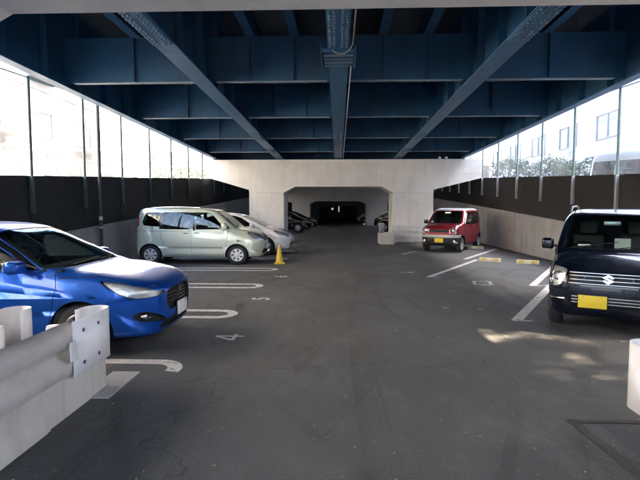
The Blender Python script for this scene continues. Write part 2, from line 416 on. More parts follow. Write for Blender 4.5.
for yc in [-16.55 + 3.72 * k for k in range(-7, 22)]:
    if yc > Y1 - 1 or yc < -14 or abs(yc + 20.9) < 1.2 or abs(yc - .9) < 1.0 or abs(yc - 22.7) < 1.0: continue
    cb = MB().box((0, yc, .57), (11.98, .014, .96)).build('crossbeam', 'steel_blue', via)
    if -22 < yc < 4:
        for gx in (-4.4, -1.9, -.95, .95, 1.9, 4.4):
            MB().box((gx, yc - .05, .57), (.012, .085, .93)).build('web_stiffener', 'steel_blue', cb)
    for a, b in ((-5.75, -3.1), (-2.62, -.24), (.24, 2.62), (3.1, 5.75)):
        MB().box(((a + b) / 2, yc, .085), (b - a, .11, .018)).build('crossbeam_flange', 'steel_flange', cb)
        for x, sg in ((a, 1), (b, -1)):
            MB().prism([(x, .094), (x + sg * .34, .094), (x, .5)], yc - .02, yc - .01).build('gusset', 'steel_blue', cb)
for gx in (-4.4, -1.9, -.95, .95, 1.9, 4.4):
    st = MB().box((gx, (Y0 + Y1) / 2, 1.40), (.012, Y1 - Y0, .62)).build('stringer', 'steel_blue', via)
    MB().box((gx, (Y0 + Y1) / 2, 1.075), (.19, Y1 - Y0, .014)).build('stringer_flange', 'girder_flange', st)
MB().box((0, (Y0 + Y1) / 2, 1.84), (14.2, Y1 - Y0, .24)).build('deck_slab', 'deck_soffit', via)
for s in (-1, 1): MB().box((s * 6.98, (Y0 + Y1) / 2, 2.4), (.22, Y1 - Y0, .9)).build('parapet', 'concrete', via)
# hinge bracket under the middle girder, conduit and loose cable
hb = MB().box((0, -14.75, -.05), (.56, .78, .07), bevel=.012).build('hinge_bracket', 'steel_blue', via)
for k in range(4): MB().box((0, -15.02 + k * .18, -.1), (.5, .03, .035)).build('rib', 'bolt_blue', hb)
for s in (-1, 1): MB().box((s * .29, -14.75, -.03), (.02, .8, .17)).build('side_plate', 'steel_blue', hb)
MB().tube([(.235, -18.9, -.03), (.235, -15.6, -.03), (.225, -15.42, -.06), (.18, -15.3, -.10), (.10, -15.22, -.135), (.02, -15.2, -.13), (-.06, -15.18, -.09), (-.1, -15.14, -.04)], .011, 8).build('conduit', 'cable', via, 40)
MB().tube([(.235, -14.2, -.02), (.235, 0, -.02)], .012, 8).build('conduit', 'galvanised', via, 40)
for x in (4.62, 4.92):
    fl = empty('floodlight', (x, 22.3, 3.92), 0, 'small round unlit lamp under the bridge above the red car', 'lamp', 'pair of small lamps under the bridge')
    MB().lathe([(0, .07), (-.04, .075), (-.06, .06)], 16, 'y', (0, 0, .0)).build('lamp_body', 'galvanised', fl, 40)
    MB().box((0, .03, .14), (.03, .03, .26)).build('stem', 'steel_dark', fl)

# ---- retaining walls and fences
def side(s, X, posts0, wlabel, flabel):
    root = empty('retaining_wall', (X, 0, 0), 0, wlabel, 'wall', 'retaining walls')
    y = -4.4
    while y < 72:
        a, b = y + .006, y + 3.294
        m = MB(); x0, x1 = (0, s * .32)
        poly0 = [(a, -.05), (b, -.05), (b, wall_top(b)), (a, wall_top(a))]
        m.prism(poly0, min(x0, x1), max(x0, x1), 'x')
        es = [e for e in m.bm.edges if abs(e.verts[0].co.x - e.verts[1].co.x) < 1e-6 and abs(e.verts[0].co.x) < 1e-6]
        bmesh.ops.bevel(m.bm, geom=es, offset=.012, segments=2, affect='EDGES')
        m.build('panel', 'wall_concrete', root); y += 3.3
    f = empty('fence', (X, posts0, 0), 0, flabel, 'fence', 'black sheeted fences')
    xi = s * .10; yy = -5; 
    k0 = math.floor((-3 - posts0) / 2.2)
    for k in range(k0, 27):
        ya = posts0 + 2.2 * k; yb = ya + 2.2; hs = 1.34 if ya < 36.0 else .95; zt = wall_top(ya) + hs; zb = wall_top(yb) + hs  # far sheets, out of view, lowered to let light into the bay
        la, lb = ya - posts0, yb - posts0
        # sheet
        m = MB(); m.prism([(la + .008, wall_top(ya) - .04), (lb - .008, wall_top(yb) - .04), (lb - .008, zb), (la + .008, zt)], min(xi, xi + s * .03), max(xi, xi + s * .03), 'x')
        m.build('sheet', 'black_sheet', f)
        # stiffening rib half way and the column behind the joint
        MB().box((xi + s * .07, la, wall_top(ya) + hs / 2 - .01), (.07, .1, hs)).build('sheet_column', 'black_sheet', f)
        MB().prism([(la + .01, zt - .06), (lb - .01, zb - .06), (lb - .01, zb + .012), (la + .01, zt + .012)], min(xi - s * .012, xi - s * .002), max(xi - s * .012, xi - s * .002), 'x').build('sheet_cap', 'black_sheet', f)
        # net post
        p = MB().tube([(xi - s * .05, la, zt - .8), (xi - s * .05, la, zt + 2.12)], .034, 10).build('post', 'post_green' if s > 0 else 'post_backlit', f, 40)
        MB().box((xi - s * .05, la - .002, zt - .40), (.085, .075, .82), bevel=.008).build('post_bracket', 'galvanised' if s > 0 else 'post_backlit', p)
        MB().box((xi - s * .02, la + .04, zt - .12), (.05, .12, .05)).build('clamp', 'galvanised', p)
        MB().tube([(xi - s * .05, la, zt + 2.1), (xi - s * .05, lb, zb + 2.1)], .016, 8).build('top_rail', 'post_green', f, 40)
        m = MB(); m.prism([(la + .03, zt + .03), (lb - .03, zb + .03), (lb - .03, zb + 2.06), (la + .03, zt + 2.06)], xi - s * .05 - .003, xi - s * .05 + .003, 'x')
        if ya < 36: m.build('veil_panel', 'haze_veil', f)  # panes added to wash out the view behind the fence
        for h in (.7, 1.4):
            MB().tube([(xi - s * .05, la, zt + h), (xi - s * .05, lb, zb + h)], .0035, 5).build('wire', 'galvanised', f)
    return root, f
side(-1, XL, 10.25, 'grey concrete retaining wall behind the mint green minivan', 'black sheeted fence with clear upper panels that add haze by the mint green minivan')
side(1, XR, 12.05, 'grey concrete retaining wall behind the yellow wheel stops', 'black sheeted fence with clear upper panels that add haze by the red car')
pp = empty('utility_pipe', (XL + .12, 12.9, 0), 0, 'thin dark vertical pole with a white tag against the retaining wall', 'pole')
MB().tube([(0, 0, 0), (0, 0, 5.2)], .045, 12).build('pipe', 'steel_dark', pp, 40)
MB().lathe([(1.32, .05), (1.42, .05)], 12, 'z').build('tag_band', 'paper_white', pp, 40)
MB().lathe([(1.10, .049), (1.14, .049)], 12, 'z').build('tag_band', 'paper_white', pp, 40)
ew = MB().box((0, 79, 4), (60, .4, 9)).build('far_dark', 'black_sheet')  # near-black colour paints in the darkness of the passage
tag(ew, 'near-black wall painted for the darkness at the far end of the car park', 'wall')
for x, z, y in ((-.9, 1.35, 76.5), (.12, 1.3, 77.5)):
    lm = empty('wall_lamp', (x, y, 0), 0, 'small square lit lamp on a post in the dark far end' if x < 0 else 'narrow upright lit lamp on a post in the dark far end', 'lamp', 'lit lamps at the far end')
    MB().tube([(0, 0, 0), (0, 0, z)], .04, 8).build('post', 'steel_dark', lm)
    MB().box((0, 0, z + .17), (.34 if x < 0 else .18, .12, .34 if x < 0 else .9), bevel=.03).build('lamp_head', 'lamp_glow', lm)

# ---- guard rails and concrete islands round the pier feet
def bullnose(mb, x0, y0, sgn, r, z0, z1, length, side_):
    """flat plate along Y ending at y0, then a half round turning towards side_ """
    pts = [(x0, y0 - length)] + [(x0 + side_ * (r - r * math.cos(R(a))), y0 - r + r * math.sin(R(a)) ) for a in range(0, 181, 12)]
    if True:
        pts = [(x0, y0 - length), (x0, y0 - r)] + pts[2:] + [(x0 + side_ * 2 * r, y0 - r - .12)]
    for (a, b) in zip(pts, pts[1:]):
        mb.quad([(*a, z0), (*b, z0), (*b, z1), (*a, z1)])
    bmesh.ops.remove_doubles(mb.bm, verts=mb.bm.verts[:], dist=.0004)
def solid(me_obj, th=.006):
    md = me_obj.modifiers.new('solid', 'SOLIDIFY'); md.thickness = th; md.offset = 0
def guard(loc, mirror, label, ystart=-1.4, group=None):
    """origin at the end of the rail on its aisle face; rail runs to -Y; mirror=-1: body lies towards -X"""
    s = mirror; pl = .69 if ystart < -2 else .3; rl = -pl + .08
    gr = empty('guardrail', loc, 0, label, 'guardrail', group)
    prof = [(0, .30), (-.07, .335), (-.07, .42), (0, .495), (0, .535), (-.07, .57), (-.07, .655), (0, .735)]
    m = MB()
    for (a, b) in zip(prof, prof[1:]):
        xa, xb = s * (a[0] + .085), s * (b[0] + .085)
        m.quad([(xa, ystart, a[1]), (xa, rl, a[1]), (xb, rl, b[1]), (xb, ystart, b[1])])
    bmesh.ops.remove_doubles(m.bm, verts=m.bm.verts[:], dist=.0004)
    solid(m.build('rail', 'rail_white', gr, 12))
    m = MB(); bullnose(m, 0, 0, 1, .115, .295, .745, pl, s); solid(m.build('end_wing', 'rail_white', gr, 40))
    for y in (-pl * .78, -pl * .42):
        for z in (.38, .65):
            MB().lathe([(-s * .012, .011), (-s * .008, .017), (s * .004, .017)], 8, 'x', (0, y, z)).build('bolt', 'bolt_grey', gr)
    MB().box((-s * .012, -pl - .03, .52), (.016, .06, .16), bevel=.006).build('lap_tab', 'rail_white', gr)
    for y in (-.55, -2.4):
        if y < ystart: continue
        MB().lathe([(.0, .057), (.66, .057), (.685, .05), (.69, .01)], 18, 'z', (s * .24, y, 0)).build('post', 'rail_white', gr, 40)
        MB().box((s * .13, y, .52), (.12, .09, .2)).build('block', 'galvanised', gr)
    return gr
guard((-2.10, 4.36, 0), -1, 'white steel guardrail on the grey concrete block beside the blue car', -6)
g2 = guard((-3.02, 4.3, 0), 1, 'second white guardrail with a rounded end behind the concrete block beside the blue car', -6)
guard((1.98, 3.36, 0), 1, 'white guardrail end opposite the blue car', -6)
def island(x0, x1, y0, y1, h, label):
    r = MB().box(((x0 + x1) / 2, (y0 + y1) / 2, h / 2 - .02), (x1 - x0, y1 - y0, h + .04), bevel=.02).build('concrete_block', 'concrete')
    tag(r, label, 'concrete block', 'concrete kerb blocks at the pier feet'); return r
island(-2.62, -2.14, -1.6, 4.28, .44, 'long grey concrete block under the white guardrail beside the blue car')
island(2.12, 2.6, -1.6, 3.26, .2, 'concrete kerb block under the guardrail opposite the blue car')
m = MB(); m.prism([(-2.62, 0), (-2.10, 0), (-2.10, .10), (-2.14, .17), (-2.3, .2), (-2.62, .2)], 1.2, 3.36)
es = [e for e in m.bm.edges]; bmesh.ops.bevel(m.bm, geom=es, offset=.02, segments=3, affect='EDGES')
tag(m.build('kerb_stone', 'concrete', None, 50), 'low pale rounded kerb stone against the long concrete block', 'kerb')
island(1.92, 2.56, 21.9, 23.25, .5, 'short concrete block against the pier foot behind the red car')
g3 = guard((1.88, 22.3, 0), 1, 'short white guardrail end on the concrete block at the far pier', -.42); g3.location.z = .22
pf = empty('pipe_fence', (2.62, 22.95, 0), 0, 'low white pipe fence in front of the pier column beside the red car', 'fence')
for x in (.05, .95, 1.9): MB().tube([(x, 0, 0), (x, 0, .86)], .035, 10).build('post', 'rail_white', pf, 40)
MB().box((.12, -.05, .43), (.1, .03, .86), bevel=.01).build('end_panel', 'rail_white', pf)
for z in (.3, .55, .8): MB().tube([(0, -.02, z), (1.95, -.02, z)], .028, 10).build('rail', 'rail_white', pf, 40)

# ---- wheel stops
def wheel_stop(x, y, a, label):
    r = empty('wheel_stop', (x, y, 0), a, label, 'wheel stop', 'wheel stops in the angled bays')
    m = MB(); m.prism([(-.075, 0), (.075, 0), (.055, .1), (.04, .115), (-.04, .115), (-.055, .1)], -.31, .31, 'x')
    bmesh.ops.bevel(m.bm, geom=m.bm.edges[:], offset=.008, segments=2, affect='EDGES')
    m.build('block', 'stop_concrete', r, 40)
    for k in (-.18, .18): MB().prism([(-.0755, .02), (-.0575, .1), (-.04, .117), (.04, .117), (.0575, .1), (.0755, .02), (.06, .02), (.05, .09), (-.05, .09), (-.06, .02)], k - .085, k + .085, 'x').build('yellow_band', 'stop_yellow', r)
A = math.atan2(-.49, .87)
wheel_stop(4.68, 14.9, A, 'yellow banded wheel stop beside the red car\'s bay line')
wheel_stop(5.62, 14.35, A, 'yellow banded wheel stop close to the retaining wall')
wheel_stop(5.55, 19.55, A, 'yellow banded wheel stop behind the red car')
# ---- cone
cn = empty('traffic_cone', (-1.74, 14.15, 0), .2, 'yellow traffic cone in front of the mint green minivan', 'traffic cone'); cn.scale = (.85, .85, .82)
MB().box((0, 0, .02), (.38, .38, .04), bevel=.015).build('base', 'cone_yellow', cn)
MB().lathe([(.04, .145), (.07, .135), (.68, .035), (.70, .028), (.70, .01)], 24, 'z').build('cone_body', 'cone_yellow', cn, 40)

# ---- leaf litter
m = MB()
for i in range(250):
    y = random.uniform(2.6, 6.5) if i < 260 else random.uniform(6, 20)
    x = random.uniform(-.6, .62) * y if i % 3 else random.choice((-2.0, -1.8, 1.6, 2.1, 3.0)) + random.gauss(0, .35)
    if abs(x) > 5 or (x < -2.05 and y < 4.7): continue
    s_ = random.uniform(.005, .015) * (1 if y < 6 else 1.3); a = random.uniform(0, 6.28); c = Vector((x, y, .006))
    pts = []
    for k, (u, v) in enumerate(((1.3, 0), (.3, .5), (-1.1, .1), (-.2, -.55))):
        pts.append(c + Vector((u * s_ * math.cos(a) - v * s_ * math.sin(a), u * s_ * math.sin(a) + v * s_ * math.cos(a), random.uniform(0, s_ * .7))))
    m.quad(pts)
tag(m.build('fallen_leaves', 'dry_leaf'), 'small dry leaves scattered over the asphalt', 'leaves', kind='stuff')

# ================================================================== OUTSIDE
def building(name, label, X, y0, y1, z0, z1, depth, face, wall, rows, cols, wy=1.5, wz=1.3, balc=False, group=None):
    """facade plane at X facing `face` (+1: faces +X)"""
    r = empty(name, (X, (y0 + y1) / 2, 0), 0, label, 'building', group)
    L_ = y1 - y0
    MB().box((-face * depth / 2, 0, (z0 + z1) / 2), (depth, L_, z1 - z0)).build('wall', wall, r)
    MB().box((-face * depth / 2, 0, z1 + .15), (depth + .3, L_ + .3, .3)).build('roof', wall, r)
    for i in range(rows):
        zc = z0 + (z1 - z0) * (i + .58) / rows
        MB().box((face * .05, 0, z0 + (z1 - z0) * (i + .12) / rows), (.1, L_ - .1, .14)).build('string_course', wall, r)
        for j in range(cols):
            yc = -L_ / 2 + L_ * (j + .5) / cols
            wn = MB()
            for (cy, cz, dy, dz) in ((0, wz / 2, wy + .1, .07), (0, -wz / 2, wy + .1, .07), (wy / 2, 0, .07, wz), (-wy / 2, 0, .07, wz), (0, 0, .05, wz)):
                wn.box((face * .03, yc + cy, zc + cz), (.08, dy, dz))
            wn = wn.build('window', 'building_frame' if face < 0 else 'frame_dark', r)
            MB().box((face * .006, yc, zc), (.012, wy - .05, wz - .05)).build('pane', 'building_window' if face < 0 else 'window_dark', wn)
            if balc and (i + j) % 2:
                b = MB().box((face * .55, yc, zc - wz / 2 - .35), (1.0, wy + .8, .1)).build('balcony', wall, r)
                for k in range(9): MB().box((face * 1.03, yc - (wy + .7) / 2 + (wy + .7) * k / 8, zc - wz / 2 + .05), (.03, .03, .75)).build('baluster', 'frame_dark', b)
                MB().box((face * 1.03, yc, zc - wz / 2 + .44), (.05, wy + .8, .05)).build('handrail', 'frame_dark', b)
    return r
zL = wall_top
building('apartment_block', 'pale grey apartment block with a balcony beyond the slatted fence', -15.5, 19, 31, .8, 14, 9, 1, 'grey_wall', 4, 3, balc=True, group='buildings beyond the fences')
building('apartment_block', 'cream apartment block with balconies beyond the left fence', -17.5, 33.5, 52, 1.5, 15, 9, 1, 'cream_wall', 4, 4, balc=True, group='buildings beyond the fences')
building('apartment_block', 'white block of flats with wide windows further along the street', -16, 55, 80, 2, 13, 9, 1, 'white_wall', 3, 5, group='buildings beyond the fences')
building('apartment_block', 'pale building with a long side opposite the blue car', -16.5, -14, 15.5, .1, 13, 9, 1, 'cream_wall', 4, 6, group='buildings beyond the fences')
building('office_building', 'long white building behind the white van beyond the fence', 14.2, 6.3, 46, .4, 14.6, 9, -1, 'white_wall', 4, 9, wy=2.2, group='buildings beyond the fences')  # height and alley gap shaped to keep the sun off the bays
building('office_building', 'unseen white building added beside the alley to block the sun', 14.2, -40, 4.05, -.2, 14.6, 9, -1, 'white_wall', 4, 9, wy=2.2, group='buildings beyond the fences')  # out of view, added so sun enters only through the gap
for y, r_ in ((4.62, .11), (5.32, .2)):  # unseen poles added to break the sun into streaks on the ground
    tag(MB().tube([(14.9, y, 0), (14.9, y, 15)], [r_, r_ * .8], 14).build('sun_splitter', 'concrete', None, 40), ('slim' if r_ < .15 else 'stout') + ' unseen pole added in the alley to split the sunlight', 'utility pole', 'added poles that split the sunlight')
sf = empty('slat_fence', (-12.4, 21, 0), 0, 'white slatted fence along the street below the apartment block', 'fence')
MB().box((0, 0, 2.25), (.2, 13, 1.5)).build('base_wall', 'white_wall', sf)
for k in range(60): MB().box((0, -6.4 + k * .217, 3.5), (.05, .09, 1.0)).build('slat', 'frame_dark', sf)
for z in (3.08, 3.98): MB().box((.05, 0, z), (.04, 13, .06)).build('rail', 'building_frame', sf)
def tree(x, y, z, h, rad, label, seed, trunk_r=.12, per=110, nc=16):
    rnd = random.Random(seed); r = empty('street_tree', (x, y, z), 0, label, 'tree', 'street trees beyond the fences')
    MB().tube([(0, 0, -.1), (.05, 0, h * .35), (.0, .08, h * .7)], [trunk_r, trunk_r * .8, trunk_r * .35], 8).build('trunk', 'bark', r, 50)
    lm = MB()
    for k in range(6):
        a = rnd.uniform(0, 6.28); e = Vector((math.cos(a) * rad * .6, math.sin(a) * rad * .6, h * rnd.uniform(.6, .9)))
        lm.tube([(0, 0, h * .4), e], [trunk_r * .4, .015], 5)
    lm.build('limbs', 'bark', r)
    m = MB(); cl = []
    for k in range(nc):
        a = rnd.uniform(0, 6.28); q = rnd.random() ** .5 * rad * .8
        cl.append((Vector((q * math.cos(a), q * math.sin(a), h * rnd.uniform(.5, .95))), rnd.uniform(.22, .42) * rad))
    for c, cr in cl:
        for i in range(per):
            d = Vector((rnd.gauss(0, 1), rnd.gauss(0, 1), rnd.gauss(0, .8))).normalized() * cr * rnd.random() ** .4
            p = c + d; s_ = rnd.uniform(.04, .085); q = Matrix.Rotation(rnd.uniform(0, 6.28), 3, Vector((rnd.gauss(0, 1), rnd.gauss(0, 1), rnd.gauss(0, 1))).normalized())
            m.quad([p + q @ Vector(v) * s_ for v in ((1.4, 0, 0), (0, .7, .15), (-1.2, 0, 0), (0, -.7, .15))])
    m.build('crown', 'leaf_green', r); return r
tree(14.6, 5.2, .6, 14.4, 1.5, 'tall unseen tree added in the alley to thin the sunlight', 9, .16, 115, 62)  # unseen tree added to soften and dim the sun streaks
tree(11.2, 27, wall_top(27), 2.3, 1.5, 'low round green tree between two office windows beyond the right fence', 1)
tree(11.5, 22.5, wall_top(22.5), 2.2, 1.3, 'low bushy green tree behind the white van beyond the fence', 2)
tree(11.3, 32.5, wall_top(32.5), 2.6, 1.4, 'slim green tree furthest along the street by the white building', 3)
tree(-11.4, 32, wall_top(32), 2.5, 2.1, 'wide green shrub tree beyond the left fence', 4)
tree(-11.2, 36.5, wall_top(36.5), 2.6, 1.9, 'second green shrub tree beyond the left fence near the cream block', 5)
up = empty('street_pole', (11.8, 25, wall_top(25)), 0, 'grey utility pole with wires beyond the right fence', 'utility pole')
MB().tube([(0, 0, 0), (0, 0, 9)], [.14, .1], 12).build('pole', 'concrete', up, 40)
MB().box((0, 0, 6.2), (1.4, .08, .08)).build('crossarm', 'galvanised', up)
for k in (-.6, 0, .6): MB().tube([(k, -22, 6.5), (k, -11, 6.0), (k, 0, 6.25), (k, 14, 5.8), (k, 28, 6.3)], .012, 5).build('wire', 'steel_dark', up)
ul = empty('street_pole', (-10.5, 24.6, wall_top(24.6)), 0, 'grey utility pole with sagging wires beyond the left fence', 'utility pole')
MB().tube([(0, 0, 0), (0, 0, 9)], [.13, .1], 12).build('pole', 'concrete', ul, 40)
MB().box((0, 0, 5.0), (1.3, .08, .08)).build('crossarm', 'galvanised', ul)
for k in (-.5, 0, .5): MB().tube([(k, -20, 5.6), (k, -10, 5.0), (k, 0, 5.1), (k, 12, 4.8), (k, 24, 5.3)], .012, 5).build('wire', 'steel_dark', ul)

# ================================================================== CARS
TMP = bpy.data.scenes.new('workbench_tmp')      # booleans are evaluated in a scratch scene, removed at the end
def boolean(a, b, op):
    COL = TMP.collection
    oa = bpy.data.objects.new('tmp_a', a); ob = bpy.data.objects.new('tmp_b', b)
    COL.objects.link(oa); COL.objects.link(ob)
    md = oa.modifiers.new('b', 'BOOLEAN'); md.operation = op; md.object = ob; md.solver = 'MANIFOLD'
    TMP.view_layers[0].update(); dg = TMP.view_layers[0].depsgraph
    me = bpy.data.meshes.new_from_object(oa.evaluated_get(dg))
    if len(me.vertices) == 0 and op == 'DIFFERENCE':
        md.solver = 'EXACT'; TMP.view_layers[0].update(); me = bpy.data.meshes.new_from_object(oa.evaluated_get(dg))
    bpy.data.objects.remove(oa); bpy.data.objects.remove(ob)
    return me
def chaikin(p, it=2, k=.22):
    for _ in range(it):
        q = []
        for i in range(len(p)):
            a, b = p[i], p[(i + 1) % len(p)]
            q += [(a[0] * (1 - k) + b[0] * k, a[1] * (1 - k) + b[1] * k), (a[0] * k + b[0] * (1 - k), a[1] * k + b[1] * (1 - k))]
        p = q
    return p
def catmull(P, N):
    n = len(P); out = []
    per = []
    for i in range(n):
        p0, p1, p2, p3 = P[i - 1], P[i], P[(i + 1) % n], P[(i + 2) % n]
        for k in range(24):
            t = k / 24
            f = lambda j: .5 * (2 * p1[j] + (p2[j] - p0[j]) * t + (2 * p0[j] - 5 * p1[j] + 4 * p2[j] - p3[j]) * t * t + (3 * p1[j] - p0[j] - 3 * p2[j] + p3[j]) * t ** 3)
            out.append((f(0), f(1), p1[2] * (1 - t) + p2[2] * t))
    L = [0]
    for i in range(len(out)):
        a, b = out[i], out[(i + 1) % len(out)]; L.append(L[-1] + math.hypot(b[0] - a[0], b[1] - a[1]))
    res = []; j = 0
    for k in range(N):
        s = L[-1] * k / N
        while L[j + 1] < s: j += 1
        t = (s - L[j]) / max(1e-9, L[j + 1] - L[j]); a, b = out[j % len(out)], out[(j + 1) % len(out)]
        res.append(tuple(a[i] * (1 - t) + b[i] * t for i in range(3)))
    return res

def fillet(p, r=.045, n=4):
    out = []
    for i in range(len(p)):
        a, b, c = Vector(p[i - 1]), Vector(p[i]), Vector(p[(i + 1) % len(p)])
        u, v = a - b, c - b; k = min(r, u.length * .45, v.length * .45)
        q0, q2 = b + u.normalized() * k, b + v.normalized() * k
        for j in range(n + 1):
            t = j / n; w_ = q0 * (1 - t) ** 2 + b * 2 * t * (1 - t) + q2 * t * t; out.append((w_.x, w_.y))
    return out
class Car:
    def __init__(s, name, label, loc, heading, outline, W, L, H, belt, rf, axf, axr, wr, paint, cat='car', scale=(1, 1, 1), group='parked cars',
                 zc=.62, tuck=.06, ft=.10, rt=.07, bulge=.02, N=190):
        s.root = empty(name, (loc[0], loc[1], 0), heading, label, cat, group); s.root.scale = scale
        s.W, s.L, s.H, s.belt, s.rf, s.axf, s.axr, s.wr, s.paint = W / 2, L, H, belt, rf, axf, axr, wr, paint
        s.tuck, s.ft, s.rt, s.bulge = tuck, ft, rt, bulge
        out = catmull(outline, N); a = L / 2 - .62
        fs = [0, .2, .4, .55, .67, .76, .83, .88, .92, .95, .97, .985]
        bm = bmesh.new(); rings = []
        for i, f in enumerate(fs + [.93, .82, .66, .46, .24]):
            ring = []
            for (x, z, n) in out:
                cx, cz = max(-a, min(a, x)), zc
                if i < len(fs): r = (1 - f ** n) ** (1 / n); ff = f
                else:
                    r0 = (1 - fs[-1] ** n) ** (1 / n); r = r0 * f / 1.0; ff = (1 - r ** n) ** (1 / n)
                px, pz = cx + (x - cx) * r, cz + (z - cz) * r
                ring.append((px, s.halfw(px, pz) * ff, pz))
            rings.append(ring)
        def mk(sg, first):
            vr = []
            for i, ring in enumerate(rings):
                vr.append(first if (i == 0 and first) else [bm.verts.new((p[0], p[1] * sg, p[2])) for p in ring])
            for A_, B_ in zip(vr, vr[1:]):
                for k in range(N):
                    q = (A_[k], A_[(k + 1) % N], B_[(k + 1) % N], B_[k]); bm.faces.new(q if sg > 0 else q[::-1])
            bm.faces.new(vr[-1] if sg > 0 else vr[-1][::-1]); return vr[0]
        f0 = mk(1, None); mk(-1, f0)
        bmesh.ops.triangulate(bm, faces=[f for f in bm.faces if len(f.verts) > 4])
        bmesh.ops.recalc_face_normals(bm, faces=bm.faces[:])
        if bm.calc_volume() < 0: bmesh.ops.reverse_faces(bm, faces=bm.faces[:])
        s.hull = bpy.data.meshes.new('hull'); bm.to_mesh(s.hull)
        bmesh.ops.triangulate(bm, faces=bm.faces[:]); bm.normal_update(); bm.verts.ensure_lookup_table(); bm.faces.ensure_lookup_table()
        s.bm = bm; s.bvh = BVHTree.FromBMesh(bm)
        s.vn = [v.normal.copy() for v in bm.verts]
        s.cuts = []; s.off_cache = {}; s.shell_cache = {}
    def halfw(s, x, z):
        w = s.W; L2 = s.L / 2
        w -= s.tuck * max(0, (.42 - z) / .22) ** 2 * .5
        k = z - (s.belt - .03)
        sp = .05 * math.log1p(math.exp(min(30, k / .05)))
        w -= sp * s.W * (1 - s.rf) / (s.H - s.belt)
        if z < s.belt: w -= .03 * max(0, (z - .62) / (s.belt - .62)) ** 2
        for ax in (s.axf, s.axr):
            w += s.bulge * math.exp(-((x - ax) / .42) ** 2) * math.exp(-((z - .62) / .24) ** 2)
        w -= s.bulge * .8 * math.exp(-((x - (s.axf + s.axr) / 2) / .8) ** 2) * math.exp(-((z - .50) / .12) ** 2)
        xf = L2 - .75
        if x > xf: w -= s.ft * s.W * ((x - xf) / .75) ** 2
        xr = -L2 + .75
        if x < xr: w -= s.rt * s.W * ((xr - x) / .75) ** 2
        return w
    def off(s, d):
        k = round(d * 1e4)
        if k not in s.off_cache:
            me = s.hull.copy()
            for i, v in enumerate(me.vertices): v.co = v.co + s.vn[i] * d
            s.off_cache[k] = me
        return s.off_cache[k].copy()
    def shell(s, a, b):
        k = (round(a * 1e4), round(b * 1e4))
        if k not in s.shell_cache: s.shell_cache[k] = boolean(s.off(a), s.off(b), 'DIFFERENCE')
        return s.shell_cache[k].copy()
    def prism(s, view, poly, rng=None, smooth=2, sg=1):
        if smooth: poly = fillet(poly, .045 if smooth == 1 else .07)
        if view == 'side':
            r = rng or (.30, 1.4); a, b = sorted((r[0] * sg, r[1] * sg)); m = MB().prism(poly, a, b, 'y')
        elif view == 'front': m = MB().prism([(p[0] * sg, p[1]) for p in poly], *(rng or (.3, 3)), 'x')
        elif view == 'rear': m = MB().prism([(p[0] * sg, p[1]) for p in poly], *(rng or (-3, -.3)), 'x')
        else: m = MB().prism([(p[0], p[1] * sg) for p in poly], *(rng or (.9, 3)), 'z')
        return m.mesh()
    def finish(s, me, mats, tol=.0012, both=False):
        """smooth hull normals on hull faces; other faces take the second material"""
        me.materials.clear()
        for m in mats: me.materials.append(MATS[m])
        nl = [None] * len(me.loops); vcache = {}; dcache = {}
        for p in me.polygons:
            p.use_smooth = True
            d = p.normal.dot(s.vnorm(p.center)); ds = []
            for vi in p.vertices:
                if vi not in dcache: dcache[vi] = s.bvh.find_nearest(me.vertices[vi].co)[3]
                ds.append(dcache[vi])
            on = max(ds) < tol and max(ds) - min(ds) < .0012 and (abs(d) > .3 or p.area < 2e-4)
            p.material_index = 0 if on or len(mats) < 2 else 1
            for li in p.loop_indices:
                if on:
                    vi = me.loops[li].vertex_index
                    if vi not in vcache: vcache[vi] = s.vnorm(me.vertices[vi].co)
                    nl[li] = vcache[vi] if d > 0 or not both else -vcache[vi]
                else: nl[li] = p.normal.copy()
        me.normals_split_custom_set(nl); return me
    def vnorm(s, co):
        h = s.bvh.find_nearest(co)
        f = s.bm.faces[h[2]]; w = poly_3d_calc([v.co for v in f.verts], h[0])
        n = Vector((0, 0, 0))
        for v, k in zip(f.verts, w): n += s.vn[v.index] * k
        return n.normalized()
    def side_y(s, x, z):
        h = s.bvh.ray_cast(Vector((x, 3, z)), Vector((0, -1, 0))); return h[0].y if h[0] else s.W
    def front_x(s, y, z):
        h = s.bvh.ray_cast(Vector((5, y, z)), Vector((-1, 0, 0))); return h[0].x if h[0] else s.L / 2
    def top_z(s, x, y):
        h = s.bvh.ray_cast(Vector((x, y, 5)), Vector((0, 0, -1))); return h[0].z if h[0] else s.H
    # ---- features
    def window(s, view, poly, m='glass_clear', rng=None, smooth=2, nm='window', both=True, th=(-.004, -.009)):
        for sg in ((1, -1) if (view == 'side' and both) else (1,)):
            pr = s.prism(view, poly, rng, smooth, sg); s.cuts.append(pr)
            me = boolean(s.shell(*th), pr.copy(), 'INTERSECT')
            link(nm, s.finish(me, [m], .03, both=True), None, s.root)
    def inlay(s, nm, view, poly, m, rng=None, smooth=1, both=True, proud=.003, depth=.02, parent=None):
        r = []
        for sg in ((1, -1) if both else (1,)):
            pr = s.prism(view, poly, rng, smooth, sg)
            me = boolean(s.shell(proud, -depth), pr, 'INTERSECT')
            if len(me.polygons): r.append(link(nm, s.finish(me, [m], .03), None, parent or s.root))
        return r
    def recess(s, nm, view, poly, m, rng=None, smooth=1, both=True, depth=.05):
        for sg in ((1, -1) if both else (1,)):
            pr = s.prism(view, poly, rng, smooth, sg)
            s.cuts.append(boolean(s.shell(.01, -depth), pr, 'INTERSECT'))
            me = boolean(s.shell(-depth + .006, -depth - .01), s.prism(view, poly, rng, smooth, sg), 'INTERSECT')
            if len(me.polygons): link(nm, s.finish(me, [m], .2), None, s.root)
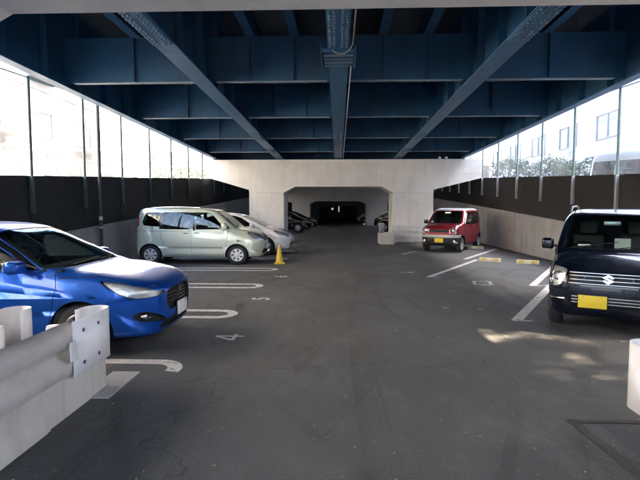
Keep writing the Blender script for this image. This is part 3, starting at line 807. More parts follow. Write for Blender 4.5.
    def lamp(s, view, poly, rng=None, smooth=2, depth=.045, bulbs=(), nm='headlight', inner='lamp_chrome'):
        for sg in (1, -1):
            pr = s.prism(view, poly, rng, smooth, sg)
            s.cuts.append(boolean(s.shell(.01, -depth), pr.copy(), 'INTERSECT'))
            lens = link(nm, s.finish(boolean(s.shell(-.001, -.005), pr.copy(), 'INTERSECT'), ['lens_clear'], .03, both=True), None, s.root)
            me = boolean(s.shell(-depth + .012, -depth - .006), pr, 'INTERSECT')
            link('reflector', s.finish(me, [inner], .2), None, lens)
            for (bx, by, bz, br) in bulbs:
                MB().lathe([(0, br * .3), (.012, br * .75), (.03, br), (.032, br * .92), (.018, br * .62), (.01, .012), (.028, .010)], 20, 'x', (bx, by * sg, bz)).build('bowl', 'chrome', lens, 50)
    def seam(s, pts, wd=.007, depth=.012, both=True, view='side', rng=None):
        for sg in ((1, -1) if both else (1,)):
            L_, R_ = [], []
            for i, p in enumerate(pts):
                a, b = pts[max(0, i - 1)], pts[min(len(pts) - 1, i + 1)]; d = Vector((b[0] - a[0], b[1] - a[1])).normalized()
                L_.append((p[0] - d.y * wd / 2, p[1] + d.x * wd / 2)); R_.append((p[0] + d.y * wd / 2, p[1] - d.x * wd / 2))
            pr = s.prism(view, L_ + R_[::-1], rng, 0, sg)
            c = boolean(s.shell(.01, -depth), pr, 'INTERSECT')
            if len(c.polygons): s.cuts.append(c)
    def box_on(s, nm, c, d, m, bevel=.01, rot=None, parent=None, seg=2):
        return MB().box(c, d, rot, bevel, seg).build(nm, m, parent or s.root, 40)
    def body(s, cab, arch=.045, arch_h=.0):
        """cab: (x_rear, x_front, z_floor)"""
        me = s.hull.copy()
        cav = boolean(s.off(-.05), MB().box(((cab[0] + cab[1]) / 2, 0, cab[2] + 1), (cab[1] - cab[0], 3, 2)).mesh(), 'INTERSECT')
        me = boolean(me, cav, 'DIFFERENCE')
        for ax in (s.axf, s.axr):
            for sg in (1, -1):
                a, b = sorted((sg * (s.W - .30), sg * (s.W + .3)))
                cyl = MB().lathe([(a, s.wr + arch), (b, s.wr + arch)], 40, 'y', (ax, 0, s.wr + arch_h)).mesh()
                me = boolean(me, cyl, 'DIFFERENCE')
        for c in s.cuts: me = boolean(me, c, 'DIFFERENCE')
        o = link('body', s.finish(me, [s.paint, 'black_trim']), None, s.root)
        s.bodyo = o; return o
    def wheels(s, spokes=5, sw=.05, m='silver', track=None, rim=.20, double=False, cover=False, wd=.17):
        wr = s.wr; T = track or (s.W - .012)
        tp = [(-wd / 2, rim), (-wd / 2, wr - .035), (-wd / 2 + .015, wr - .012), (-wd / 2 + .035, wr), (wd / 2 - .035, wr), (wd / 2 - .015, wr - .012), (wd / 2, wr - .035), (wd / 2, rim), (wd / 2 - .02, rim - .012), (-wd / 2 + .02, rim - .012)]
        tyre = MB().lathe(tp, 44, 'y', closed=True).mesh(35); tyre.materials.append(MATS['tyre'])
        rm = MB(); rm.lathe([(wd / 2 - .004, rim + .002), (wd / 2 + .002, rim - .006), (wd / 2 - .012, rim - .022), (-wd / 2 + .02, rim - .03), (-wd / 2, rim - .012)], 44, 'y', closed=True)
        yo = wd / 2 - (.012 if cover else .03)
        for k in range(spokes):
            for dd in ((-.09, .09) if double else (0,)):
                th = 2 * math.pi * (k + .25) / spokes + dd
                rot = Matrix.Rotation(th, 3, 'Y')
                p = [(-sw * .75, .035), (sw * .75, .035), (sw * .5, rim * .55), (sw * .6 if not cover else sw * .95, rim - .012), (-sw * .6 if not cover else -sw * .95, rim - .012), (-sw * .5, rim * .55)]
                A_ = [rm.bm.verts.new(rot @ Vector((q[0], yo + .004 - .02 * (q[1] / rim) ** 2 * (0 if cover else 1), q[1]))) for q in p]
                B_ = [rm.bm.verts.new(rot @ Vector((q[0], yo - .025, q[1]))) for q in p]
                rm.bm.faces.new(A_); rm.bm.faces.new(B_[::-1])
                for i in range(6): rm.bm.faces.new((A_[i], B_[i], B_[(i + 1) % 6], A_[(i + 1) % 6]))
        rm.lathe([(yo - .03, .062), (yo + .002, .062), (yo + .01, .045), (yo + .012, .01)], 20, 'y')
        rimm = rm.mesh(35); rimm.materials.append(MATS[m])
        dk = MB().lathe([(wd / 2 - .075, rim - .02), (wd / 2 - .07, .02)], 28, 'y').mesh(); dk.materials.append(MATS['black_trim'])
        for ax in (s.axf, s.axr):
            for sg in (1, -1):
                w_ = link('wheel', dk, None, s.root); w_.location = (ax, sg * (T - wd / 2), wr); w_.rotation_euler = (0, random.uniform(0, 1), 0 if sg > 0 else math.pi)
                link('tyre', tyre, None, w_); link('rim', rimm, None, w_)
    def cabin(s, xf, xr, zs=.42, hw=None, wheel_side=-1, dash_x=None, dash_z=None):
        hw = hw or s.W * .46
        for x in (xf, xr):
            for sg in (1, -1):
                st = s.box_on('seat', (x, sg * hw, zs + .12), (.5, .48, .2), 'seat_cloth', .05)
                s.box_on('seat_back', (x - .28, sg * hw, zs + .48), (.16, .46, .62), 'seat_cloth', .05, Matrix.Rotation(R(-14), 3, 'Y'), st)
                s.box_on('headrest', (x - .38, sg * hw, zs + .9), (.1, .26, .19), 'seat_cloth', .04, Matrix.Rotation(R(-10), 3, 'Y'), st)
        dx = dash_x or xf + .75; dz = dash_z or s.belt - .06
        s.box_on('dashboard', (dx, 0, dz - .17), (.5, s.W * 1.66, .34), 'interior', .07)
        rot = Matrix.Rotation(R(-62), 3, 'Y'); c = Vector((dx - .33, wheel_side * hw, dz - .03)); m = MB()
        pts = [c + rot @ Vector((.18 * math.cos(t * math.pi / 12), .18 * math.sin(t * math.pi / 12), 0)) for t in range(25)]
        m.tube(pts, .015, 8); m.tube([pts[0], c, pts[12]], .014, 6); m.tube([c, c + rot @ Vector((0, 0, -.25))], .025, 8)
        m.build('steering_wheel', 'black_trim', s.root, 50)
    def mirror(s, x, z, m, d=(.13, .2, .14), out=.13):
        y = s.side_y(x, z)
        for sg in (1, -1):
            o = MB(); o.box((0, 0, 0), d, None, min(d) * .42, 4)
            for v in o.bm.verts:
                if v.co.x > 0: v.co.y *= .92; v.co.z *= .9
            mm = o.build('mirror', m, s.root, 60); mm.location = (x, sg * (y + out), z + .03)
            s.box_on('mirror_arm', (.0, -sg * out * .75, -.03), (.05, out * .9, .04), 'black_trim', .01, None, mm)
            s.box_on('mirror_glass', (-d[0] / 2 + .002, 0, 0), (.006, d[1] * .8, d[2] * .75), 'chrome', .002, None, mm)
    def handle(s, x, z, m, l=.19):
        y = s.side_y(x, z)
        for sg in (1, -1):
            h = s.box_on('door_handle', (x, sg * (y + .018), z), (l, .022, .03), m, .009)
            s.box_on('handle_recess', (x, sg * (y + .002), z - .012), (l * .7, .006, .05), 'black_trim', .002, None, h)
    def plate(s, z, m, y=0, x=None, rear=False, rake=0):
        x = x or s.front_x(y, z)
        p = s.box_on('licence_plate', (x + .015, y, z), (.014, .33, .165), m, .004)
        for b in (-.1, .1): MB().lathe([(0, .009), (.004, .006)], 8, 'x', (x + .022, y + b, z + .062)).build('plate_bolt', 'chrome', p)
        s.box_on('plate_frame', (x + .006, y, z), (.012, .35, .185), 'black_trim', .003, None, p)
    def wiper(s, a, b):
        m = MB(); m.tube([a, b], .006, 6); m.build('wiper', 'black_trim', s.root)
    def emblem(s, x, y, z, size, tilt=0):
        P = [(0, .5), (.5, .18), (.3, .07), (0, .28), (-.16, .17), (.5, -.16), (0, -.5), (-.5, -.18), (-.3, -.07), (0, -.28), (.16, -.17), (-.5, .16)]
        # seen from the front the car's +y is to the viewer's right
        m = MB().prism([(-p[0] * size * 1.05, p[1] * size) for p in P] if False else [(p[0] * size * 1.05, p[1] * size) for p in P], 0, .012, 'x')
        o = m.build('emblem', 'chrome', s.root); o.location = (x, y, z); o.rotation_euler = (0, tilt, 0); return o

CARW = 0
# ---------------------------------------------------------------- blue hatchback
def blue_hatch():
    o = [(1.70, .19, 8), (1.86, .25, 3.6), (1.915, .40, 3.2), (1.92, .56, 3.2), (1.90, .68, 3.3), (1.82, .775, 5), (1.60, .865, 7), (1.2, .945, 8.5), (.88, .995, 8.5),
         (.45, 1.225, 6.5), (.08, 1.405, 7), (-.18, 1.472, 7.5), (-.6, 1.50, 8), (-1.1, 1.475, 8), (-1.55, 1.40, 7), (-1.74, 1.2, 5), (-1.86, .98, 5), (-1.915, .75, 5), (-1.915, .5, 5), (-1.86, .3, 6), (-1.7, .2, 8), (-.9, .18, 12), (0, .18, 12), (.9, .18, 12)]
    c = Car('hatchback', 'bright blue hatchback parked nose out beside the concrete guardrail block', (-3.89, 5.9), 0, o, 1.695, 3.84, 1.5, .97, .74, 1.09, -1.36, .305, 'paint_blue', bulge=.034, ft=.13, scale=(1.0, 1, .985))
    c.window('side', [(.66, 1.0), (1.1, 1.0), (.5, 1.7), (.12, 1.7), (.03, 1.41), (-.01, 1.375), (.34, 1.185)], rng=(-1.2, 1.2), nm='windscreen', smooth=1, both=False)
    c.window('side', [(.50, 1.0), (.26, 1.155), (-.06, 1.32), (-.14, 1.35), (-.28, 1.365), (-.28, .985)], rng=(.45, 1.2), smooth=1)
    c.window('side', [(-.36, .985), (-.36, 1.39), (-.75, 1.38), (-1.1, 1.30), (-1.12, 1.03)], 'glass_tint', rng=(.3, 1.2), smooth=1)
    c.window('rear', [(-.55, 1.08), (.55, 1.08), (.48, 1.33), (-.48, 1.33)], 'glass_tint', rng=(-2.2, -1.3), nm='rear_window', smooth=1)
    c.inlay('pillar_trim', 'side', [(.65, .985), (.51, .985), (.27, 1.16), (-.05, 1.325), (-.13, 1.355), (-.03, 1.372), (.33, 1.183)], 'gloss_black', rng=(.4, 1.2), smooth=0, proud=.002)
    c.inlay('pillar_trim', 'side', [(-.285, .98), (-.285, 1.40), (-.355, 1.40), (-.355, .98)], 'gloss_black', rng=(.4, 1.2), smooth=0, proud=.002)
    # lamps, grille, fog pockets
    c.lamp('side', [(1.845, .655), (1.87, .70), (1.75, .775), (1.50, .845), (1.30, .872), (1.34, .83), (1.50, .72), (1.66, .655)], rng=(.42, 1.2), bulbs=((1.60, .62, .72, .06), (1.47, .70, .765, .045)), smooth=1)
    c.recess('grille', 'front', [(-.36, .46), (.36, .46), (.42, .58), (.37, .69), (.2, .715), (-.2, .715), (-.37, .69), (-.42, .58)], 'black_trim', rng=(1.3, 2.5), both=False, depth=.045)
    for k in range(5):
        z = .495 + k * .042; x = c.front_x(0, z) - .035
        m = MB(); m.tube([(c.front_x(y, z) - .034, y, z) for y in (-.36, -.25, -.12, 0, .12, .25, .36)], .009, 6); m.build('grille_bar', 'gloss_black', c.root)
    c.recess('fog_pocket', 'front', [(.42, .355), (.60, .365), (.74, .40), (.785, .47), (.72, .51), (.60, .475), (.42, .385)], 'black_trim', rng=(1.0, 2.5), depth=.05)
    for sg in (1, -1):
        x = c.front_x(.64, .44) - .05
        f = MB().lathe([(-.03, .032), (.02, .036), (.026, .03), (.03, .012)], 18, 'x', (x, sg * .68, .445)).build('fog_lamp', 'chrome', c.root, 40)
        MB().box((x + .04, sg * .60, .425), (.010, .06, .012), None, .003).build('fog_garnish', 'chrome', f)
    c.recess('lower_intake', 'front', [(-.5, .27), (.5, .27), (.47, .36), (-.47, .36)], 'black_trim', rng=(1.3, 2.5), both=False, depth=.035)
    c.inlay('front_lip', 'front', [(-.8, .18), (.8, .18), (.78, .225), (-.78, .225)], 'black_trim', rng=(1.2, 2.5), both=False, smooth=0)
    # panel gaps
    c.seam([(.80, .96), (.83, .82), (.79, .6), (.72, .34), (.70, .24)]); c.seam([(-.31, .97), (-.33, .6), (-.33, .25)])
    c.seam([(-1.13, 1.0), (-1.05, .8), (-1.0, .6)]); c.seam([(.70, .25), (-.33, .25)])
    c.seam([(1.38, .60), (1.46, .72), (1.30, .87)], .006)
    c.seam([(1.80, .5), (1.72, .74), (.85, .82), (.85, .70)], .008, view='top', rng=(.7, 1.1)) 
    c.body((-1.5, .86, .38))
    c.wheels(5, .034, double=True, rim=.205)
    c.cabin(-.0, -.85, .36, dash_x=.66, dash_z=1.0)
    c.mirror(.46, 1.0, 'paint_blue', (.15, .22, .15), .14)
    c.handle(-.14, .86, 'paint_blue'); c.plate(.44, 'plate_white')
    c.wiper((.84, -.5, 1.018), (.82, .12, 1.045)); c.wiper((.86, .1, 1.015), (.78, .6, 1.03))
    c.box_on('rear_view_mirror', (.12, 0, 1.31), (.03, .2, .06), 'black_trim', .012)
    c.inlay('tail_lamp', 'side', [(-1.62, .8), (-1.62, 1.0), (-1.95, .95), (-1.95, .78)], 'red_lens', rng=(.5, 1.2))
    c.emblem(c.front_x(0, .70) + .004, 0, .665, .07, R(-8))
    return c
# ---------------------------------------------------------------- mint minivan
def mint_van(lod=False):
    o = [(1.62, .21, 10), (1.79, .26, 4.2), (1.85, .40, 4.0), (1.855, .56, 4.0), (1.835, .74, 4.0), (1.765, .87, 4.2), (1.58, .975, 5), (1.30, 1.05, 5.5), (1.10, 1.09, 7),
         (.82, 1.34, 7.5), (.58, 1.545, 8), (.38, 1.645, 8.5), (0, 1.705, 9), (-.6, 1.735, 9), (-1.2, 1.73, 9), (-1.62, 1.69, 8.5), (-1.76, 1.58, 7), (-1.82, 1.25, 6), (-1.85, .9, 6), (-1.855, .55, 6), (-1.82, .34, 7), (-1.70, .23, 10), (-.9, .2, 12), (0, .2, 12), (.9, .2, 12)]
    c = Car('minivan', 'pale mint green tall minivan parked against the left retaining wall', (-4.09, 14.62), 0, o, 1.62, 3.71, 1.74, 1.02, .87, 1.115, -1.365, .292, 'paint_mint', bulge=.02, ft=.08, rt=.05, scale=(1.03, 1, .975), cat='minivan')
    c.window('front', [(-.62, 1.1), (.62, 1.1), (.57, 1.56), (.4, 1.60), (-.4, 1.60), (-.57, 1.56)], rng=(.35, 1.12), nm='windscreen', smooth=1)
    c.window('side', [(.70, 1.06), (.66, 1.22), (.42, 1.50), (.28, 1.555), (-.13, 1.565), (-.13, 1.05)], smooth=1)
    c.window('side', [(.93, 1.075), (.76, 1.07), (.74, 1.2), (.78, 1.26)], smooth=1, nm='quarter_window')
    c.window('side', [(-.22, 1.05), (-.22, 1.565), (-1.0, 1.57), (-1.0, 1.06)], 'glass_clear', smooth=1)
    c.window('side', [(-1.09, 1.13), (-1.09, 1.57), (-1.5, 1.555), (-1.6, 1.28), (-1.56, 1.17)], 'glass_clear', smooth=1, nm='quarter_window')
    c.window('rear', [(-.58, 1.1), (.58, 1.1), (.52, 1.55), (-.52, 1.55)], 'glass_tint', rng=(-2.2, -1.5), nm='rear_window', smooth=1)
    for a, b in ((-.135, -.215), (-1.005, -1.085)):
        c.inlay('pillar_trim', 'side', [(a + .01, 1.065), (a + .01, 1.555), (b - .01, 1.555), (b - .01, 1.065)], 'gloss_black', rng=(.4, 1.2), smooth=0, proud=.002)
    c.lamp('side', [(1.80, .74), (1.83, .80), (1.68, .91), (1.42, .985), (1.40, .93), (1.55, .80), (1.70, .735)], rng=(.42, 1.2), bulbs=((1.6, .6, .82, .05),), smooth=1)
    c.recess('grille', 'front', [(-.40, .70), (.40, .70), (.42, .79), (.3, .82), (-.3, .82), (-.42, .79)], 'black_trim', rng=(1.3, 2.5), both=False, depth=.04)
    for z in (.735, .785):
        m = MB(); m.tube([(c.front_x(y, z) - .012, y, z) for y in (-.38, -.2, 0, .2, .38)], .012, 6); m.build('grille_bar', 'chrome', c.root)
    c.recess('lower_intake', 'front', [(-.55, .33), (.55, .33), (.5, .46), (-.5, .46)], 'black_trim', rng=(1.3, 2.5), both=False, depth=.04)
    c.inlay('tail_lamp', 'side', [(-1.70, 1.14), (-1.70, 1.42), (-1.9, 1.42), (-1.9, 1.14)], 'red_lens', rng=(.5, 1.2))
    c.seam([(.86, 1.04), (.84, .75), (.78, .45), (.72, .27)]); c.seam([(-.175, 1.04), (-.175, .28)]); c.seam([(.72, .28), (-.95, .28)], .008)
    c.seam([(-1.04, 1.04), (-1.04, .78), (-.95, .6), (-.95, .28)]); c.seam([(-.2, 1.0), (-1.55, 1.0)], .012, .014)
    c.seam([(-1.74, 1.1), (-1.74, .68), (-1.85, .66)]); c.seam([(1.45, .60), (1.5, .74)], .006)
    c.inlay('side_moulding', 'side', [(-1.0, .345), (-1.0, .325), (.74, .325), (.74, .345)], 'paint_mint', rng=(.5, 1.2), smooth=0, proud=.012)
    c.body((-1.66, 1.0, .40))
    c.wheels(7, .058, 'wheel_cover', rim=.19, cover=True)
    c.cabin(.1, -.75, .46, dash_x=.86, dash_z=1.06)
    c.mirror(.80, 1.1, 'paint_mint', (.12, .17, .19), .12)
    c.handle(-.04, .965, 'paint_mint'); c.handle(-.34, .965, 'paint_mint')
    c.plate(.52, 'plate_white')
    c.wiper((1.07, -.5, 1.125), (.98, .12, 1.22))
    for sg in (1, -1): c.box_on('roof_trim', (-.5, sg * .655, 1.693), (1.9, .02, .018), 'black_trim', .005)
    MB().tube([(-1.45, -.3, 1.70), (-1.62, -.3, 1.83)], .006, 6).build('aerial', 'black_trim', c.root)
    return c
# ---------------------------------------------------------------- navy kei wagon
KEI = [(1.50, .20, 10), (1.62, .25, 5), (1.685, .38, 4.6), (1.695, .54, 4.6), (1.675, .72, 4.6), (1.61, .845, 4.8), (1.40, .945, 5.5), (1.18, 1.01, 6), (1.02, 1.05, 7),
       (.68, 1.30, 8), (.38, 1.51, 8.5), (.16, 1.59, 9), (-.25, 1.635, 9.5), (-.9, 1.64, 9.5), (-1.38, 1.60, 9), (-1.56, 1.50, 7), (-1.64, 1.15, 6), (-1.69, .85, 6), (-1.695, .55, 6), (-1.66, .34, 7), (-1.54, .22, 10), (-.8, .19, 12), (0, .19, 12), (.8, .19, 12)]
def kei_windows(c, tint='glass_tint'):
    c.window('front', [(-.60, 1.07), (.60, 1.07), (.595, 1.2), (.53, 1.50), (.4, 1.54), (-.4, 1.54), (-.53, 1.50), (-.595, 1.2)], rng=(.1, 1.05), nm='windscreen', smooth=1)
    c.window('side', [(.80, 1.04), (.40, 1.40), (.22, 1.47), (-.12, 1.485), (-.12, 1.02)], smooth=1)
    c.window('side', [(-.2, 1.02), (-.2, 1.485), (-.95, 1.485), (-.98, 1.04)], tint, smooth=1)
    c.window('side', [(-1.06, 1.1), (-1.05, 1.48), (-1.35, 1.46), (-1.42, 1.14)], tint, smooth=1, nm='quarter_window')
    c.window('rear', [(-.54, 1.08), (.54, 1.08), (.48, 1.47), (-.48, 1.47)], tint, rng=(-2.2, -1.35), nm='rear_window', smooth=1)
    for a, b in ((-.125, -.195), (-.985, -1.05)):
        c.inlay('pillar_trim', 'side', [(a + .012, 1.04), (a + .012, 1.47), (b - .012, 1.47), (b - .012, 1.04)], 'gloss_black', rng=(.4, 1.2), smooth=0, proud=.002)
    c.seam([(.86, 1.0), (.84, .6), (.74, .27)]); c.seam([(-.16, 1.0), (-.16, .27)]); c.seam([(-1.0, 1.0), (-.98, .75), (-.9, .6), (-.86, .27)]); c.seam([(.74, .27), (-.86, .27)])
HX = math.atan2(-.866, -.5)
def navy_kei():
    c = Car('kei_wagon', 'dark navy small tall wagon with roof rails and yellow plate', (4.32, 7.72), HX, KEI, 1.475, 3.395, 1.64, 1.0, .89, 1.19, -1.21, .275, 'paint_navy', bulge=.012, ft=.05, rt=.05, zc=.6)
    kei_windows(c)
    c.lamp('front', [(.47, .83), (.56, .85), (.76, .86), (.80, .75), (.78, .60), (.64, .575), (.55, .62)], rng=(1.0, 2.5), bulbs=((1.53, .60, .735, .07), (1.45, .66, .65, .045)), smooth=1, depth=.055)
    c.recess('grille', 'front', [(-.45, .64), (.45, .64), (.48, .73), (.44, .80), (-.44, .80), (-.48, .73)], 'black_trim', rng=(1.3, 2.5), both=False, depth=.045)
    for z, r_ in ((.655, .013), (.705, .010), (.755, .010), (.795, .013)):
        m = MB(); m.tube([(c.front_x(y, z) - .008, y, z) for y in (-.45, -.34, -.22, -.1, 0, .1, .22, .34, .45)], r_, 8); m.build('grille_bar', 'chrome', c.root, 50)
    c.emblem(c.front_x(0, .73) + .006, 0, .728, .125, R(-6))
    for y in (-.27, .27): MB().lathe([(0, .012), (.012, .008)], 10, 'x', (c.front_x(y, .73) - .01, y, .73)).build('grille_stud', 'chrome', c.root)
    c.recess('lower_intake', 'front', [(-.42, .36), (.42, .36), (.45, .43), (.40, .52), (-.40, .52), (-.45, .43)], 'black_trim', rng=(1.3, 2.5), both=False, depth=.05)
    for z in (.40, .44, .48):
        m = MB(); m.tube([(c.front_x(y, z) - .02, y, z) for y in (-.42, -.2, 0, .2, .42)], .008, 6); m.build('intake_bar', 'bumper_grey', c.root)
    for sg in (1, -1):
        m = MB(); m.tube([(c.front_x(y, .44 - (y - .5) * .08) + .002, sg * y, .44 - (y - .5) * .08) for y in (.50, .57, .64, .69)], .009, 6); m.build('bumper_garnish', 'chrome', c.root, 50)
    c.seam([(.45, .575), (.66, .545), (.74, .56)], .006, view='front', rng=(1.0, 2.5))
    c.seam([(1.70, .35), (1.66, .60), (1.55, .70), (1.0, .70)], .008, view='top', rng=(.84, 1.1))
    c.body((-1.35, .98, .38))
    c.wheels(6, .045, 'wheel_cover', rim=.18, cover=True)
    c.cabin(.05, -.8, .42, dash_x=.82, dash_z=1.03)
    c.mirror(.74, 1.08, 'paint_navy', (.11, .17, .17), .12)
    c.handle(-.03, .9, 'paint_navy'); c.handle(-.85, .9, 'paint_navy')
    c.plate(.425, 'plate_yellow', -.17)
    c.wiper((.98, -.52, 1.075), (.88, .08, 1.165)); c.wiper((.98, .06, 1.08), (.87, .55, 1.15))
    for sg in (1, -1):
        rr = MB().tube([(.10, sg * .575, 1.585), (.05, sg * .575, 1.635), (-.1, sg * .575, 1.668), (-.9, sg * .575, 1.682), (-1.3, sg * .57, 1.655), (-1.38, sg * .57, 1.60)], .017, 8).build('roof_rail', 'galvanised', c.root, 50)
    c.box_on('rear_view_mirror', (.42, .0, 1.42), (.03, .22, .065), 'silver', .012)
    c.box_on('dash_paper', (.62, .14, 1.135), (.004, .2, .15), 'paper_white', .0, Matrix.Rotation(R(-20), 3, 'Y'))
    c.box_on('sticker', (.925, -.33, 1.115), (.004, .16, .022), 'paper_white', .0, Matrix.Rotation(R(-35), 3, 'Y'))
    return c
# ---------------------------------------------------------------- red kei crossover
def red_kei():
    o = [(1.50, .24, 10), (1.63, .28, 6), (1.69, .40, 5.5), (1.697, .58, 5.5), (1.69, .78, 5.5), (1.655, .92, 5.5), (1.52, 1.00, 6), (1.25, 1.045, 6.5), (1.0, 1.075, 8),
         (.76, 1.30, 9), (.53, 1.505, 9), (.36, 1.585, 10), (0, 1.635, 11), (-.7, 1.66, 11), (-1.3, 1.64, 10), (-1.54, 1.56, 8), (-1.62, 1.2, 7), (-1.68, .9, 7), (-1.697, .6, 7), (-1.67, .38, 7), (-1.54, .26, 10), (-.8, .23, 12), (0, .23, 12), (.8, .23, 12)]
    c = Car('kei_crossover', 'small red boxy car with white roof and round headlights near the pier', (4.6, 19.45), HX, o, 1.475, 3.395, 1.665, 1.03, .89, 1.2, -1.225, .29, 'paint_red', bulge=.015, ft=.05, rt=.05, zc=.65)
    kei_windows(c)
    c.inlay('roof_panel', 'top', [(.48, -.70), (.48, .70), (-1.62, .70), (-1.62, -.70)], 'roof_white', rng=(1.555, 3), both=False, smooth=0, proud=.004)
    c.inlay('pillar_trim', 'side', [(.9, 1.05), (.82, 1.05), (.40, 1.42), (.46, 1.53)], 'roof_white', rng=(.5, 1.2), smooth=0, proud=.004)
    for sg in (1, -1):
        yc, zc = .52, .80
        x = c.front_x(yc, zc)
        h = MB().lathe([(-.12, .13), (.03, .145), (.04, .135), (.01, .115)], 28, 'x', (x - .01, sg * yc, zc)).build('headlight', 'chrome', c.root, 50)
        MB().lathe([(-.02, .115), (.016, .113), (.03, .07), (.036, .01)], 28, 'x', (x - .01, sg * yc, zc)).build('lens', 'lens_clear', h, 50)
        MB().lathe([(-.03, .09), (-.02, .05), (.01, .035), (.015, .01)], 20, 'x', (x - .005, sg * yc, zc)).build('bowl', 'chrome', h, 50)
        f = MB().lathe([(-.06, .045), (.02, .05), (.026, .04)], 18, 'x', (c.front_x(.56, .42) - .005, sg * .56, .42)).build('fog_lamp', 'chrome', c.root, 50)
        c.box_on('fog_surround', (c.front_x(.56, .42) - .02, sg * .56, .38), (.06, .24, .05), 'bumper_grey', .012)
    c.recess('grille', 'front', [(-.38, .74), (.38, .74), (.38, .86), (-.38, .86)], 'black_trim', rng=(1.3, 2.5), both=False, depth=.03)
    for z in (.77, .80, .83):
        MB().tube([(c.front_x(y, z) - .01, y, z) for y in (-.37, -.18, 0, .18, .37)], .008, 6).build('grille_bar', 'chrome', c.root)
    c.inlay('bumper_band', 'front', [(-.74, .56), (.74, .56), (.74, .66), (-.74, .66)], 'bumper_grey', rng=(1.35, 2.5), both=False, smooth=0, proud=.012)
    c.inlay('bumper_lower', 'front', [(-.74, .24), (.74, .24), (.74, .555), (-.74, .555)], 'black_trim', rng=(1.35, 2.5), both=False, smooth=0, proud=.008)
    c.inlay('sill_cladding', 'side', [(.85, .22), (.85, .32), (-.85, .32), (-.85, .22)], 'black_trim', rng=(.5, 1.2), smooth=0, proud=.01)
    for ax in (c.axf, c.axr):
        po = arc((ax, .29), .40, -8, 188, 20) + arc((ax, .29), .335, 188, -8, 20)
        c.inlay('arch_cladding', 'side', po, 'black_trim', rng=(.5, 1.2), smooth=0, proud=.012)
    c.body((-1.35, .95, .40))
    c.wheels(5, .06, 'bumper_grey', rim=.19)
    c.cabin(.05, -.8, .44, dash_x=.80, dash_z=1.05)
    c.mirror(.74, 1.09, 'gloss_black', (.11, .17, .17), .12)
    c.handle(-.03, .93, 'paint_red'); c.handle(-.85, .93, 'paint_red')
    c.plate(.45, 'plate_yellow')
    c.box_on('rear_view_mirror', (.62, 0, 1.47), (.03, .22, .06), 'silver', .012)
    c.box_on('sticker', (.93, -.52, 1.12), (.004, .07, .06), 'paper_white', .0, Matrix.Rotation(R(-40), 3, 'Y'))
    return c
# ---------------------------------------------------------------- sleek hatch (white, black)
SLK = [(1.78, .19, 9), (1.93, .26, 4), (1.99, .42, 3.4), (1.985, .56, 3.4), (1.93, .68, 3.6), (1.74, .80, 4.5), (1.45, .90, 5), (1.15, .965, 6), (.70, 1.17, 7), (.25, 1.355, 7.5), (-.15, 1.435, 8), (-.6, 1.445, 8),
       (-1.1, 1.39, 8), (-1.55, 1.28, 7), (-1.85, 1.08, 6), (-1.96, .85, 5), (-1.985, .6, 5), (-1.93, .33, 7), (-1.8, .22, 9), (-.9, .18, 12), (0, .18, 12), (.9, .18, 12)]
def sleek(label, loc, heading, paint, zs=1., full=True):
    c = Car('hatchback', label, loc, heading, SLK, 1.695, 3.99, 1.445, .95, .74, 1.1, -1.45, .30, paint, bulge=.02, ft=.11, scale=(1, 1, zs))
    c.window('front', [(-.62, .98), (.62, .98), (.50, 1.36), (.3, 1.385), (-.3, 1.385), (-.50, 1.36)], rng=(.0, 1.2), nm='windscreen', smooth=1)
    c.window('side', [(.72, .98), (.22, 1.28), (-.05, 1.345), (-.3, 1.355), (-.3, .96)], smooth=1)
    c.window('side', [(-.37, .96), (-.37, 1.355), (-.8, 1.335), (-1.2, 1.2), (-1.22, 1.03)], 'glass_tint', smooth=1)
    c.window('rear', [(-.52, 1.05), (.52, 1.05), (.46, 1.28), (-.46, 1.28)], 'glass_tint', rng=(-2.2, -1.2), nm='rear_window', smooth=1)
    c.lamp('side', [(1.90, .60), (1.92, .66), (1.75, .76), (1.40, .86), (1.38, .82), (1.6, .68)], rng=(.42, 1.2), bulbs=((1.66, .6, .68, .045),), smooth=1)
    c.recess('grille', 'front', [(-.5, .3), (.5, .3), (.42, .46), (-.42, .46)], 'black_trim', rng=(1.3, 2.5), both=False)
    if full:
        c.seam([(.84, .94), (.84, .6), (.74, .26)]); c.seam([(-.335, .95), (-.335, .26)]); c.seam([(-1.2, 1.0), (-1.0, .7), (-.95, .5)])
    c.inlay('tail_lamp', 'side', [(-1.7, .82), (-1.7, 1.0), (-2.0, 1.0), (-2.0, .8)], 'red_lens', rng=(.5, 1.2))
    c.body((-1.6, 1.1, .38))
    c.wheels(6, .04, 'silver', rim=.19); c.cabin(-.05, -.9, .34, dash_x=.75, dash_z=.97)
    c.mirror(.66, .99, paint, (.14, .2, .14), .13); c.handle(-.16, .85, paint); c.handle(-1.0, .88, paint); c.plate(.5, 'plate_white')
    return c
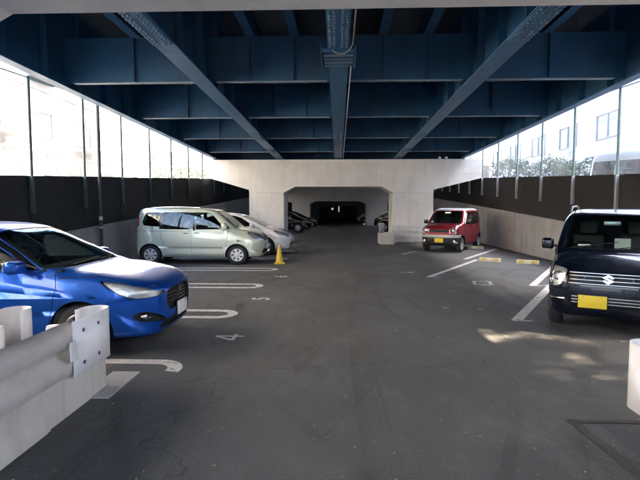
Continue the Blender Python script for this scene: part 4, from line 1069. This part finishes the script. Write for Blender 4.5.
def white_van():
    o = [(2.1, .3, 10), (2.28, .4, 6), (2.33, .7, 6), (2.28, 1.0, 6), (2.12, 1.25, 7), (1.6, 1.95, 8), (1.4, 2.12, 9), (.8, 2.22, 9), (-.6, 2.24, 9), (-1.9, 2.22, 9), (-2.22, 2.1, 8), (-2.32, 1.3, 8), (-2.34, .7, 8), (-2.28, .4, 8), (-2.1, .3, 10), (0, .28, 12)]
    c = Car('delivery_van', 'pale blue white van parked on the street beyond the right fence', (9.3, 14.6), R(-90), o, 1.7, 4.68, 2.24, 1.25, .88, 1.3, -1.3, .33, 'paint_van', bulge=.01, ft=.06, zc=1.0, cat='van')
    c.root.location.z = wall_top(14.6) - .03; c.root.rotation_euler = (0, math.atan(.056), R(-90))
    c.window('front', [(-.7, 1.3), (.7, 1.3), (.62, 1.9), (-.62, 1.9)], rng=(1.2, 2.6), nm='windscreen', smooth=1)
    for a, b in ((1.55, .75), (.62, -.55), (-.68, -2.0)):
        c.window('side', [(a if a < 1 else 1.9, 1.3), (a, 1.85), (b, 1.85), (b, 1.3)], 'glass_clear', smooth=1)
    c.window('rear', [(-.66, 1.3), (.66, 1.3), (.6, 1.9), (-.6, 1.9)], 'glass_tint', rng=(-2.6, -2.0), nm='rear_window', smooth=1)
    c.seam([(.69, 1.9), (.69, .35)]); c.seam([(-.61, 1.9), (-.61, .35)])
    c.body((-2.2, 1.9, .6)); c.wheels(6, .05, 'wheel_cover', rim=.2, cover=True); c.cabin(.9, -.2, .8, dash_x=1.7, dash_z=1.2)
    c.mirror(1.65, 1.4, 'paint_van', (.12, .16, .24), .14)
    return c
blue_hatch(); mint_van(); navy_kei(); red_kei(); white_van()
wc = sleek('white sleek hatchback between the mint green minivan and the concrete pier', (-3.65, 17.5), 0, 'paint_white', 1.03)
bc = sleek('black sleek hatchback parked just beyond the concrete pier on the left', (-3.75, 33.0), R(-3), 'paint_black', 1.06)
for (x, y, a, lb, zs) in ((-3.6, 38.2, 0, 'black hatchback second beyond the pier, behind the first black one', 1.0), (4.6, 33.0, math.pi - .9, 'black hatchback facing the aisle beyond the right pier column', 1.06),
                      (4.7, 39.5, math.pi - .9, 'dark hatchback in the dim bay near the second pier', 1.0)):
    c = copy_tree(bc.root); c.location = (x, y, 0); c.rotation_euler = (0, 0, a); c['label'] = lb; c.scale = (1, 1, zs)
wcopy = copy_tree(wc.root); wcopy.location = (4.1, 54, 0); wcopy.rotation_euler = (0, 0, math.pi - .3); wcopy['label'] = 'pale car far off in the dark bay behind the second pier'
bpy.data.scenes.remove(TMP)
